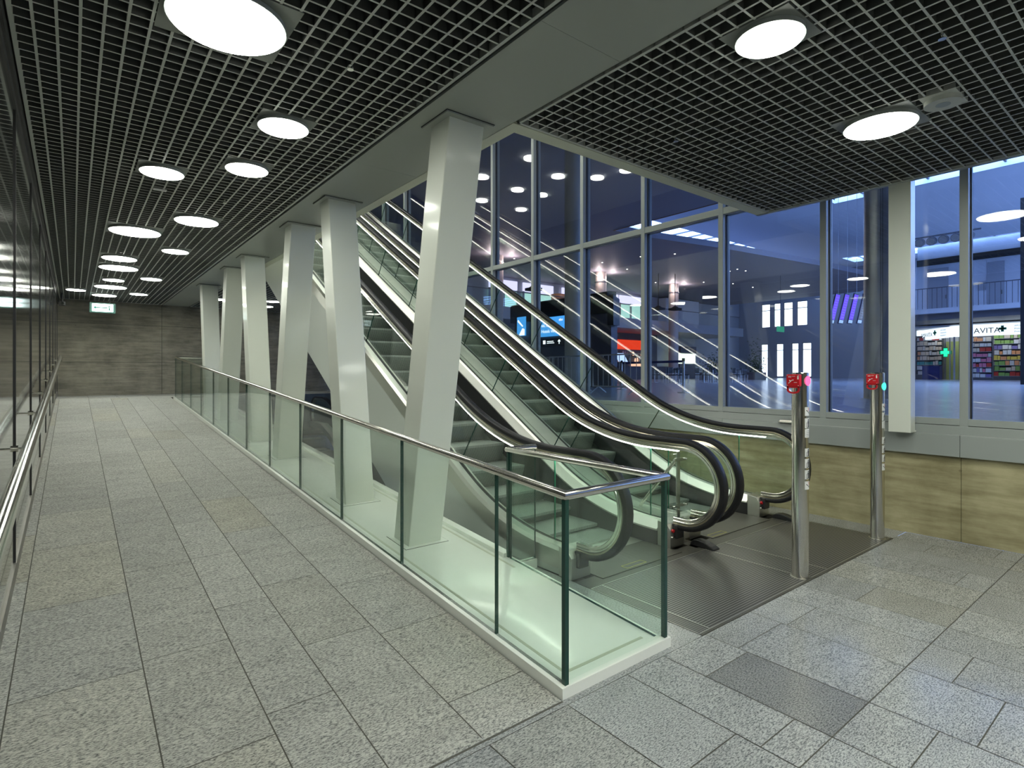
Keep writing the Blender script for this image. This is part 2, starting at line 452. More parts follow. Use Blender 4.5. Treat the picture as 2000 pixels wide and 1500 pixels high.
m = MB(); m.box(3.40, 11.6, -3.0, XW, 11.65, 0.0); m.box(3.40, 11.6, -3.0, 3.45, 15.2, 0.0); m.box(3.45, 15.2, -3.0, XW, 15.25, 0.0); m.box(3.4, 11.6, -3.05, XW, 15.2, -3.0)
struct(m.build('wall_pit', 'dark_floor'), 'sides of the opening of the descending escalators')

# ---- concrete
m = MB()
for (xa, xb) in ((-0.5, 1.995), (2.007, 4.9), (4.904, XG + 0.1)):
    for (za, zb) in ((0.0, 1.93), (1.94, 2.975), (2.985, 7.3)):
        m.box(xa, YB, za, xb, YB + 0.3, zb)
m.box(-0.5, YB + 0.012, 0, XG, YB + 0.3, 7.3, 1)
struct(m.build('wall_back', ['concrete_grey', 'grout']), 'grey board marked concrete wall at the end of the corridor')
m = MB()
for (ya, yb) in ((-6.0, -1.0), (-0.996, 1.54), (1.544, 4.4), (4.404, 7.4), (7.404, YB)):
    m.box(XW, ya, 0.0, XW + 0.3, yb, 0.84)
struct(m.build('wall_right', 'concrete_olive'), 'low olive concrete parapet under the window wall')
m = MB(); m.box(-0.5, -6.3, 0, XW + 0.3, -6.0, 7.3); struct(m.build('wall_front', 'concrete_grey'))

# ---- dark glass wall on the left
root = sroot('wall_left', (-0.33, 8, 0), 'dark mirror glass wall with slim black joints along the ramp', 'wall')
m = MB(); m.box(-0.5, -6.0, -0.1, -0.345, YB, 7.3); m.build('backing', 'black_matte', root)
posts = [5.08 - 1.87 * k for k in range(6, 0, -1)] + [5.08 + 1.87 * k for k in range(8)]
ys = [-6.0] + posts + [YB]
for a, b_ in zip(ys, ys[1:]):
    m = MB(); m.hexa([(-0.335, a + .012, rz(a) + .13), (-0.312, a + .012, rz(a) + .13), (-0.312, b_ - .012, rz(b_) + .13), (-0.335, b_ - .012, rz(b_) + .13),
                      (-0.335, a + .012, 3.50), (-0.312, a + .012, 3.50), (-0.312, b_ - .012, 3.50), (-0.335, b_ - .012, 3.50)])
    m.build('glass_panel', 'glass_dark', root)
for y in posts:
    m = MB(); m.box(-0.33, y - .009, rz(y) + .12, -0.304, y + .009, 3.44); m.build('joint_bar', 'gasket', root)
m = MB()
for a, b_ in ((-6.0, RY0), (RY0, RY1), (RY1, YB)):
    m.sbox(-0.335, a, 0.0, -0.307, b_, 0.128); m.sbox(-0.335, a, 0.128, -0.300, b_, 0.136)
m.build('kick_plate', 'kick_metal', root)
m = MB(); m.box(-0.34, -6.0, 3.44, -0.30, YB, 3.50); m.box(-0.34, -6.0, 3.50, -0.285, YB, 3.62); m.build('head_rail', 'gasket', root)

# ---- ceilings
def grid(name, x0, x1, y0, y1, px, py, wx, wy, label, edge=0.022):
    root = sroot(name, ((x0 + x1) / 2, (y0 + y1) / 2, ZC), label, 'ceiling')
    m = MB(); h = 0.075
    n = round((x1 - x0) / px); px = (x1 - x0) / n
    for i in range(1, n): m.box(x0 + i * px - wx / 2, y0, ZC, x0 + i * px + wx / 2, y1, ZC + h)
    k = round((y1 - y0) / py); py = (y1 - y0) / k
    for i in range(1, k): m.box(x0, y0 + i * py - wy / 2, ZC + 0.0005, x1, y0 + i * py + wy / 2, ZC + h)
    m.m = [0 if q % 6 == 0 else 1 for q in range(len(m.m))]; m.build('louvre_grid', ['grid_paint', 'grid_shade'], root)
    m = MB()
    m.box(x0, y0, ZC - .002, x0 + edge, y1, ZC + .05); m.box(x1 - edge, y0, ZC - .002, x1, y1, ZC + .05)
    m.box(x0, y0, ZC - .002, x1, y0 + edge, ZC + .05); m.box(x0, y1 - edge, ZC - .002, x1, y1, ZC + .05)
    m.build('edge_frame', 'grid_paint', root)
    m = MB(); m.box(x0 - .02, y0 - .02, ZC + .30, x1 + .02, y1 + .02, ZC + .34); m.build('plenum', 'plenum_black', root)
    return root
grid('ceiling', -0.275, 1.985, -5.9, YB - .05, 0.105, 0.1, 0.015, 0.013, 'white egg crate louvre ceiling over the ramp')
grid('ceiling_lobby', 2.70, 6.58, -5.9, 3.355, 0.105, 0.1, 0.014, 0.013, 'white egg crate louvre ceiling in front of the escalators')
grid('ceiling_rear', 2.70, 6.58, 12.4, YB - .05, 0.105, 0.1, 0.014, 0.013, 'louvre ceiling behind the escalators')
m = MB()
for (a, b_) in ((-5.9, 0.2), (0.202, 2.3), (2.302, 4.9), (4.902, 7.4), (7.402, 9.9), (9.902, 12.4), (12.402, YB)):
    m.box(2.02, a, ZC + .004, 2.675, b_, ZC + .2)
struct(m.build('trim_2', 'grey_soffit'), 'smooth grey soffit the white columns stand against')
m = MB()
m.box(1.985, -5.9, ZC + .02, 2.02, YB, ZC + .3); m.box(2.675, -5.9, ZC + .02, 2.70, 3.37, ZC + .3); m.box(2.7, 3.355, ZC + .02, 6.6, 3.37, ZC + .3)
m.box(-0.30, -5.9, ZC + .03, -0.275, YB, ZC + .3)
struct(m.build('trim_3', 'shadow_gap'), 'dark shadow gaps around the ceiling fields')
m = MB()   # cream lining around the escalator opening
m.box(2.675, 3.37, ZC, 2.785, 12.4, ZC + .75)
m.box(2.785, 3.37, ZC, 6.60, 3.50, ZC + .75)
m.box(2.785, 12.28, ZC, 6.60, 12.40, ZC + .75)
struct(m.build('trim_4', 'cream_trim'), 'cream lining of the ceiling opening the escalators rise through')
m = MB()
m.box(6.58, -5.9, ZC - .004, 6.625, 3.50, ZC + .75); m.box(6.58, 12.28, ZC - .004, 6.625, YB, ZC + .75)
struct(m.build('trim_5', 'frame_grey'), 'slim grey edge of the floor slab beside the glazing')
m = MB()
m.box(-0.5, -5.9, ZC + .34, 2.70, YB, ZC + .75); m.box(2.68, -5.9, ZC + .34, 6.6, 3.4, ZC + .75); m.box(2.68, 12.36, ZC + .34, 6.6, YB, ZC + .75)
struct(m.build('ceiling_slab', 'hall_white'))
m = MB(); m.box(-0.5, -6.0, 7.1, XG + .1, YB, 7.3); struct(m.build('ceiling_upper', 'hall_white'), 'ceiling of the upper storey')

# ---- the glazed wall towards the hall
mull = [1.52 + 1.29 * k for k in range(-5, 14)]
root = sroot('window_1', (XG, 5, 1.08), 'tall glazed wall with grey mullions between the escalators and the hall', 'window')
for k, y in enumerate(mull):
    m = MB(); m.box(XG - .085, y - .035, 0.98, XG - .01, y + .035, 7.1); m.box(XG + .03, y - .03, 0.98, XG + .10, y + .03, 7.1)
    m.build('mullion', 'frame_grey', root, bevel=.004)
    m = MB(); m.box(XG - .01, y - .045, 1.18, XG + .03, y + .045, 7.1); m.build('gasket', 'gasket', root)
m = MB(); m.box(XG - .08, mull[0], 3.755, XG - .012, mull[-1], 3.845); m.box(XG + .03, mull[0], 3.76, XG + .09, mull[-1], 3.84); m.build('transom', 'frame_grey', root, bevel=.004)
m = MB(); m.box(XG - .083, mull[0], 1.135, XG - .012, mull[-1], 1.20); m.box(XG - .095, mull[0], 1.03, XG - .01, mull[-1], 1.13); m.box(XG + .03, mull[0], 1.0, XG + .1, mull[-1], 1.19)
m.build('bottom_rail', 'frame_grey', root, bevel=.003)
for a, b_ in zip(mull, mull[1:]):
    for (z0, z1) in ((1.19, 3.76), (3.84, 7.1)):
        m = MB(); m.box(XG, a + .04, z0, XG + .022, b_ - .04, z1); m.build('pane', 'glass_window', root)
m = MB()
for (ya, yb) in ((-6.0, -0.998), (-1.0 + .002, 1.54), (1.543, 4.05), (4.053, 6.9), (6.903, YB)):
    m.hexa([(6.735, ya, .83), (6.80, ya, .83), (6.80, yb, .83), (6.735, yb, .83), (6.735, ya, 1.04), (6.80, ya, 1.055), (6.80, yb, 1.055), (6.735, yb, 1.04)])
struct(m.build('trim_6', 'frame_grey', bevel=.003), 'grey metal sill cladding over the concrete parapet')
m = MB(); m.box(6.60, 1.905, 1.045, 6.735, 2.10, ZC + .3); m.box(6.735, 1.905, 1.045, 6.79, 2.10, 1.06)
o = m.build('pillar', ['white_paint'], bevel=.004)
tag(o, 'upright rectangular white pillar standing on the window sill behind the stop posts', 'pillar')

# ================================================================ PLINTH, BALUSTRADE, COLUMNS
m = MB()
m.sbox(1.935, 2.04, -0.10, 2.83, 15.85, 0.030)
m.sbox(1.935, 2.04, 0.030, 2.005, 15.85, 0.057); m.sbox(2.005, 2.04, 0.030, 2.83, 2.10, 0.057)
m.sbox(2.755, 3.60, 0.030, 2.829, 15.849, 0.062)
m.box(2.831, 3.57, 0.0, 3.09, 3.63, 0.075)
o = m.build('plinth', 'white_ledge')
tag(o, 'long white sloping plinth the white columns and glass railing stand on', 'plinth', kind='thing')
m = MB()
m.sbox(2.065, 2.16, .0302, 2.085, 15.7, .0312); m.sbox(2.085, 2.16, .0302, 2.72, 2.18, .0312); m.sbox(2.70, 3.4, .0302, 2.72, 15.7, .0312)
m.build('inlaid_line', 'ledge_line', o)

bal = thing('glass_balustrade', 'green glass railing with round steel handrail around the white plinth beside the ramp', 'railing', (2.0, 2.06, 0))
cuts = [2.05] + [2.65 + 1.21 * k for k in range(11)] + [15.80]
for a, b_ in zip(cuts, cuts[1:]):
    m = MB()
    y0, y1 = a + .003, b_ - .003
    p = [(y0, rz(y0) + .057), (y1, rz(y1) + .057), (y1, rz(y1) + 1.0), (y0, rz(y0) + 1.0)]
    m.slab_yz(p, 1.964, 1.987, 0, 1); m.build('glass_panel', ['glass_green', 'glass_edge'], bal)
m = MB(); m.slab_xz([(1.99, .057), (2.788, .057), (2.788, 1.0), (1.99, 1.0)], 2.052, 2.075, 0)
def edge_fix(m, keep=2):
    for i in range(keep, len(m.f)): m.m[i] = 1
edge_fix(m); m.build('glass_panel', ['glass_green', 'glass_edge'], bal)
m = MB(); m.slab_yz([(2.078, .0335), (3.565, .142), (3.565, 1.0), (2.078, 1.0)], 2.789, 2.812, 0, 1); m.build('glass_panel', ['glass_green', 'glass_edge'], bal)
m = MB(); m.slab_xz([(2.815, .075), (3.085, .075), (3.085, 1.0), (2.815, 1.0)], 3.585, 3.602, 0); edge_fix(m); m.build('glass_panel', ['glass_green', 'glass_edge'], bal)
m = MB(); m.slab_xz([(1.99, ZL), (2.788, ZL), (2.788, ZL + 1.0), (1.99, ZL + 1.0)], 15.79, 15.807, 0); edge_fix(m); m.build('glass_panel', ['glass_green', 'glass_edge'], bal)
for (x, y, zb) in ((1.976, 2.064, .057), (2.80, 2.066, .057), (2.80, 3.592, .142)):
    m = MB(); m.box(x - .013, y - .013, zb, x + .013, y + .013, 1.0); m.build('corner_joint', 'glass_edge', bal)
m = MB()
hz = 1.022
m.tube([(2.80, 15.8, rz(15.8) + hz), (1.975, 15.8, rz(15.8) + hz), (1.975, 2.062, rz(2.062) + hz), (2.80, 2.062, hz), (2.80, 3.592, hz), (3.085, 3.592, hz)], 0.0245, 20)
m.build('handrail', 'steel', bal, smooth=True)

cols = [(4.335, 3.685), (5.70, 6.20), (8.13, 7.52), (9.50, 10.02), (11.96, 11.33), (13.33, 13.85)]
clab = ['slanted white column nearest to the two stop posts, leaning over the railing corner',
        'second slanted white column from the railing corner, leaning away up the ramp',
        'third slanted white column from the railing corner',
        'fourth slanted white column from the railing corner',
        'fifth slanted white column, last but one towards the concrete wall',
        'slanted white column closest to the concrete end wall']
for (yb, yt), lb in zip(cols, clab):
    t = thing('slanted_column', lb, 'column', (2.365, yb, rz(yb) + .03), 'slanted white columns along the plinth')
    h = .135; x0, x1 = 2.21, 2.525
    m = MB()
    m.hexa([(x0, yb - h, rz(yb - h) + .03), (x1, yb - h, rz(yb - h) + .03), (x1, yb + h, rz(yb + h) + .03), (x0, yb + h, rz(yb + h) + .03),
            (x0, yt - h, ZC), (x1, yt - h, ZC), (x1, yt + h, ZC), (x0, yt + h, ZC)])
    m.build('shaft', 'white_paint', t, bevel=.007)
    m = MB(); e = .045
    m.sbox(x0 - e, yb - h - e, .030, x1 + e, yb + h + e, .033); m.build('base_plate', 'white_ledge', t)
    m = MB(); m.sbox(x0 - e - .004, yb - h - e - .004, .0295, x1 + e + .004, yb + h + e + .004, .0312); m.build('base_joint', 'shadow_gap', t)
    m = MB(); m.box(x0 - .055, yt - h - .055, ZC - .012, x1 + .055, yt + h + .055, ZC + .004); m.build('head_plate', 'grey_soffit', t)
    m = MB(); m.box(x0 - .06, yt - h - .06, ZC - .001, x1 + .06, yt + h + .06, ZC + .003); m.build('head_joint', 'shadow_gap', t)

# handrail on the dark glass wall
hr = thing('wall_handrail', 'round polished steel handrail fixed to the dark glass wall along the ramp', 'handrail', (-0.23, 2.0, 0))
HX = -0.218; hh = .985
m = MB(); m.tube([(HX, -5.5, hh), (HX, RY0, hh), (HX, RY1, ZL + hh), (HX, YB - .7, ZL + hh)], .035, 24); m.build('rail', 'steel_bright', hr, smooth=True)
for k in range(-4, 8):
    y = 5.08 + 1.87 * k
    m = MB(); z = rz(y) + hh
    m.tube([(HX, y, z - .02), (HX, y, z - .075), (-.295, y, z - .075), (-.306, y, z - .075)], .007, 8)
    m.tube([(-.312, y, z - .075), (-.292, y, z - .075)], .022, 14)
    m.build('bracket', 'steel', hr, smooth=True)

# ================================================================ ESCALATORS
T30 = math.tan(PI / 6)
def rail_path(z0, ky, ya, yb, t=0.75, step=0.5):
    P = []
    y = ya
    while y < ky - t - 1e-3: P.append((y, z0)); y += 0.3
    A = (ky - t, z0); B = (ky, z0); D = (ky + t * math.cos(PI / 6), z0 + t * math.sin(PI / 6))
    for i in range(13):
        s = i / 12; P.append(tuple((1 - s) ** 2 * a + 2 * s * (1 - s) * b + s * s * c for a, b, c in zip(A, B, D)))
    y = D[0] + step
    while y < yb: P.append((y, z0 + (y - ky) * T30)); y += step
    P.append((yb, z0 + (yb - ky) * T30))
    return P
def zat(P, y):
    for a, b in zip(P, P[1:]):
        if a[0] <= y <= b[0]: return a[1] + (b[1] - a[1]) * (y - a[0]) / max(1e-9, b[0] - a[0])
    return P[-1][1]
YE = 14.9
KD, KH = 4.13, 4.20
DZ, HZ = 0.24, 1.012
NC = (3.09, 0.600); NR = HZ - NC[1]
def newel(r, a0=-90, a1=90, n=22):
    return [(NC[0] - r * math.cos(math.radians(a0 + (a1 - a0) * i / n)), NC[1] + r * math.sin(math.radians(a0 + (a1 - a0) * i / n))) for i in range(n + 1)]
deckP = rail_path(DZ, KD, 3.17, YE)
handTop = rail_path(HZ, KH, 3.09, YE)
handP = [(3.20, NC[1] - NR)] + newel(NR) + handTop[1:]
def under(y): return .17 + .597 * (y - 6.45)
def offpath(P, d):
    out = []
    for i in range(len(P)):
        a = P[max(i - 1, 0)]; b = P[min(i + 1, len(P) - 1)]
        ty, tz = b[0] - a[0], b[1] - a[1]; l = math.hypot(ty, tz)
        out.append((P[i][0] - tz / l * d, P[i][1] + ty / l * d))
    return out
def balustrade(root, X0, s, red, light_side):
    """one side of an escalator; s = +1 when the outside of the escalator lies towards +x"""
    rb = [(-.038, -.030), (-.043, -.018), (-.043, .000), (-.036, .013), (-.020, .018), (.020, .018), (.036, .013), (.043, .000), (.043, -.018), (.038, -.030)]
    m = MB(); m.sweep(handP, [(X0 + x, o) for x, o in rb]); m.build('handrail', 'rubber', root, smooth=True)
    m = MB(); m.sweep(handP, [(X0 + x, o) for x, o in ((-.031, -.046), (-.031, -.025), (.031, -.025), (.031, -.046))])
    m.build('guide_rail', 'bronze_steel', root, smooth=True)
    m = MB(); m.sweep(handP, [(X0 + x, o) for x, o in ((-.018, -.094), (-.024, -.088), (-.024, -.070), (-.019, -.066), (-.026, -.060), (-.026, -.050), (-.020, -.0462), (.020, -.0462), (.026, -.050), (.026, -.060), (.019, -.066), (.024, -.070), (.024, -.088), (.018, -.094))])
    m.build('glass_clamp', 'steel', root, smooth=True)
    lp = [(3.16, HZ)] + [p for p in handTop if p[0] > 3.22]
    m = MB(); m.sweep(lp, [(X0 + x, o) for x, o in ((-.012, -.107), (-.017, -.102), (-.017, -.0945), (.017, -.0945), (.017, -.102), (.012, -.107))])
    m.build('light_strip', 'strip', root)
    # glass panels
    up = offpath(handTop, -.090)
    g = .006
    lows = [3.48, 4.95, 6.15, 7.35, 8.55, 9.75, 10.95, 12.15, 13.35, 14.55]
    arc = newel(NR - .090, -88, 90)
    m = MB()
    poly = arc + [p for p in up if 3.09 < p[0] < 3.48 - .003] + [(3.477, zat(up, 3.477)), (3.477, DZ - .02), (3.2, DZ - .02)]
    m.slab_yz(poly, X0 - g, X0 + g, 0, 1); m.build('glass_panel', ['glass_green', 'glass_edge_bright'], root)
    for a, b in zip(lows, lows[1:]):
        ua = a if a < 3.6 else a - .335; ub = b - .335
        lo = [(y, z - .02) for y, z in deckP if a + .004 < y < b - .004]
        hi = [p for p in up if ua + .004 < p[0] < ub - .004]
        poly = [(a + .004, zat(deckP, a) - .02)] + lo + [(b - .004, zat(deckP, b) - .02), (ub - .004, zat(up, ub))] + hi[::-1] + [(ua + .004, zat(up, ua))]
        m = MB(); m.slab_yz(poly, X0 - g, X0 + g, 0, 1); m.build('glass_panel', ['glass_green', 'glass_edge'], root)
    dk = [p for p in deckP if p[0] > 3.3]; dk = [(3.319, DZ)] + dk
    m = MB(); m.sweep(dk, [(X0 + s * x, o) for x, o in ((.020, .000), (.084, -.008), (.106, -.040), (.106, -.185), (.020, -.185))]); m.build('outer_deck', 'steel_satin', root)
    m = MB(); m.sweep(dk, [(X0 - s * x, o) for x, o in ((.020, .000), (.052, -.012), (.116, -.085), (.116, -.10), (.020, -.10))]); m.build('inner_deck', 'steel_satin', root)
    m = MB(); m.sweep(dk, [(X0 - s * x, o) for x, o in ((.100, -.101), (.112, -.101), (.112, -.50), (.100, -.50))]); m.build('skirt_panel', 'black_plastic', root)
    m = MB(); m.sweep(dk, [(X0 + x, o) for x, o in ((-.019, -.06), (-.019, -.004), (.019, -.004), (.019, -.06))]); m.build('seal', 'gasket', root)
    # newel base with the inlet of the handrail
    m = MB()
    m.slab_yz([(3.17, 0), (3.17, .17), (3.215, .225), (3.318, .24), (3.318, 0)], X0 - .108, X0 + .108)
    b = m.build('newel_base', 'steel_satin', root, bevel=.004)
    m = MB(); m.box(X0 - .055, 3.135, .09, X0 + .055, 3.172, .215); m.build('handrail_inlet', 'black_plastic', b, bevel=.006)
    if red:
        m = MB(); m.tube([(X0 - .078, 3.172, .165), (X0 - .078, 3.155, .165)], .016, 16); m.build('stop_button', 'red_plastic', b)
        m = MB(); m.tube([(X0 - .078, 3.172, .10), (X0 - .078, 3.160, .10)], .010, 12); m.build('key_switch', 'steel_bright', b)
    # cladding down to the floor or to the underside
    ys = [3.325] + [p[0] for p in deckP if p[0] > 3.4]
    top = [(y, zat(deckP, y) - (.17 if y < KD else .20)) for y in ys]
    bot = [(YE, under(YE)), (6.167, 0.001), (3.325, 0.001)]
    xo = X0 + s * .092
    m = MB(); m.slab_yz([(y, z) for y, z in top] + bot, min(xo, xo - s * .025), max(xo, xo - s * .025)); m.build('side_cladding', 'cladding_light', root)
noseP = rail_path(0.004, 4.42, 3.0, YE, t=.9)
def escalator(label, XL, XR, redL, redR):
    root = thing('escalator', label, 'escalator', ((XL + XR) / 2, 3.2, 0), 'pair of rising escalators')
    balustrade(root, XL, -1, redL, 1); balustrade(root, XR, 1, redR, -1)
    x0, x1 = XL + .118, XR - .118
    y = 3.68; prev = None
    while y < YE - .4:
        z = zat(noseP, y); zp = zat(noseP, y - .405)
        d = max(.03, min(.232, z - zp + .005))
        m = MB()
        if d > .05:
            m.slab_yz([(y, z), (y + .425, z), (y + .425, z - .03), (y + .06, z - .03), (y + .075, z - d * .6), (y + .10, z - d), (y + .075, z - d), (y + .055, z - d * .75), (y + .030, z - d * .5), (y + .012, z - d * .3), (y + .002, z - .028)], x0, x1)
        else:
            m.slab_yz([(y, z), (y + .425, z), (y + .425, z - .03), (y, z - .03)], x0, x1)
        m.m[2] = 1; m.m[-1] = 1; m.build('step', ['step_metal', 'step_tread'], root)
        y += .405
    m = MB(); m.box(x0 + .002, 3.48, .0, x1 - .002, 3.69, .010)
    n = 60
    for i in range(n):
        xx = x0 + .01 + (x1 - x0 - .02) * i / n; m.box(xx, 3.69, .006, xx + .006, 3.73, .012)
    m.build('comb_plate', 'steel_satin', root)
    m = MB(); m.box(x0 - .002, 2.72 + .32, .0, x1 + .002, 3.478, .008); m.build('floor_plate', 'landing_steel', root)
    m = MB(); n = 20
    P = [(6.167 + (YE - 6.167) * i / n, under(6.167 + (YE - 6.167) * i / n)) for i in range(n + 1)]
    m.sweep(P, [(XL - .07, 0), (XL - .07, .03), (XR + .07, .03), (XR + .07, 0)]); m.build('underside', 'cladding_light', root)
    return root
EL, EM, EN, ER = 3.21, 4.50, 4.87, 6.25
esc = escalator('escalator next to the white columns, with handrail ending inside the glass railing corner', EL, EM, False, True)
e2 = escalator('escalator next to the window wall, rising beside the concrete parapet', EN, ER, False, True)
e2.location.y += .06
m = MB()
dk = [(3.30, DZ)] + [p for p in deckP if p[0] > 3.4]
m.sweep(dk, [(x, o) for x, o in ((EM + .106, -.02), (EM + .106, -.012), (EN - .106, -.012), (EN - .106, -.02))])
m.box(EM + .108, 3.28, 0, EN - .108, 3.31, .225)
m.build('deck_cover', 'steel_satin', esc)
struct_up = MB(); struct_up.box(2.7, 14.75, 5.75, XG, YB, 5.98); struct(struct_up.build('floor_upper', 'grey_soffit'), 'floor of the upper storey')

# landing plates and gratings in the floor in front of the escalators
def grate(x0, x1, y0, y1, mat, label):
    m = MB(); m.box(x0, y0, -.05, x1, y1, .002); o = m.build('floor_grating', [mat]); tag(o, label, 'floor grating', 'metal gratings before the escalators')
    m = MB()
    for (a, b, c, d) in ((x0, y0, x1, y0 + .006), (x0, y1 - .006, x1, y1), (x0, y0, x0 + .006, y1), (x1 - .006, y0, x1, y1)): m.box(a, b, -.01, c, d, .004)
    m.build('edge_frame', 'steel_satin', o)
    return o
grate(3.22, 4.63, 2.02, 2.96, 'grate_metal', 'ribbed metal floor grating between the railing corner and the nearer stop post')
grate(4.63, 4.97, 2.02, 2.96, 'grate_metal', 'narrow ribbed grating strip with the nearer stop post at its end')
grate(4.97, 6.40, 2.02, 2.96, 'grate_metal', 'ribbed metal floor grating in front of the escalator beside the window wall')
grate(3.10, 3.22, 2.02, 2.96, 'grate_edge', 'slim ribbed grating strip along the granite beside the railing')
m = MB(); m.box(3.10, 2.0, -.05, 6.42, 2.02, .003); m.box(6.40, 2.02, -.05, 6.42, 2.96, .003)
m.box(3.10, 2.96, -.05, 6.42, 3.13, .002)
for (a, b) in ((3.10, EL - .11), (EL + .11, EL + .116), (EM - .116, EM - .11), (EM + .11, EN - .11), (EN + .11, EN + .116), (ER - .116, ER - .11), (ER + .11, 6.42)): m.box(a, 3.038, -.05, b, 3.62, .002)
struct(m.build('floor_frame', 'landing_steel'), 'dark metal frame around the floor gratings')
for (x, y, lb) in ((3.78, 3.10, 'pale yellow outlined marking on the landing plate behind the glass corner'), (5.16, 3.16, 'pale yellow outlined marking on the landing plate behind the nearer stop post')):
    m = MB(); a, b = .13, .035
    for q in ((x - a, y - b, x + a, y - b + .006), (x - a, y + b - .006, x + a, y + b), (x - a, y - b, x - a + .006, y + b), (x + a - .006, y - b, x + a, y + b)): m.box(q[0], q[1], .008, q[2], q[3], .0092)
    tag(m.build('floor_marking', 'yellow_line'), lb, 'floor marking', 'landing plate markings')

# clear barrier between the two escalators
t = thing('clear_barrier', 'clear acrylic barrier on a braced steel post between the two escalators', 'barrier', (4.685, 3.3, .22))
m = MB(); m.box(4.66, 3.285, .222, 4.71, 3.30, .90); m.build('post', 'steel', t, bevel=.003)
m = MB(); m.tube([(4.685, 3.31, .80), (4.685, 3.74, .28), (4.685, 3.76, .24)], .017, 10); m.box(4.63, 3.70, .222, 4.74, 3.82, .236); m.build('brace', 'steel', t, smooth=True)
m = MB(); m.box(4.60, 3.277, .780, 4.80, 3.285, .81); m.box(4.57, 3.277, .330, 4.80, 3.285, .36); m.build('cross_bar', 'steel', t)
m = MB(); m.box(4.57, 3.262, .26, 4.80, 3.270, .86); m.build('acrylic_panel', 'glass_clear', t)
m = MB()
for x in (4.585, 4.785):
    for z in (.795, .345): m.tube([(x, 3.278, z), (x, 3.256, z)], .009, 10)
m.build('fixing', 'steel_bright', t)
m = MB(); m.box(4.625, 3.20, .0, 4.745, 3.30, .21); m.build('base_block', 'steel', t, bevel=.006)

# black rubber wedges on the landing
def wedge(x, lb):
    m = MB(); P = []
    for i in range(9):
        a = PI * i / 8
        P.append((2.87 + .26 * (1 - math.cos(a)) / 2, .003 + .062 * math.sin(a * .5 + a * a / (2 * PI)) if 0 < i < 8 else .003))
    m.slab_yz(P, x - .05, x + .05)
    o = m.build('rubber_wedge', 'black_plastic', bevel=.012); tag(o, lb, 'wedge', 'black rubber wedges before the handrails')
wedge(4.69, 'black rubber wedge on the landing between the two escalators')
wedge(6.28, 'black rubber wedge on the landing close to the concrete parapet')

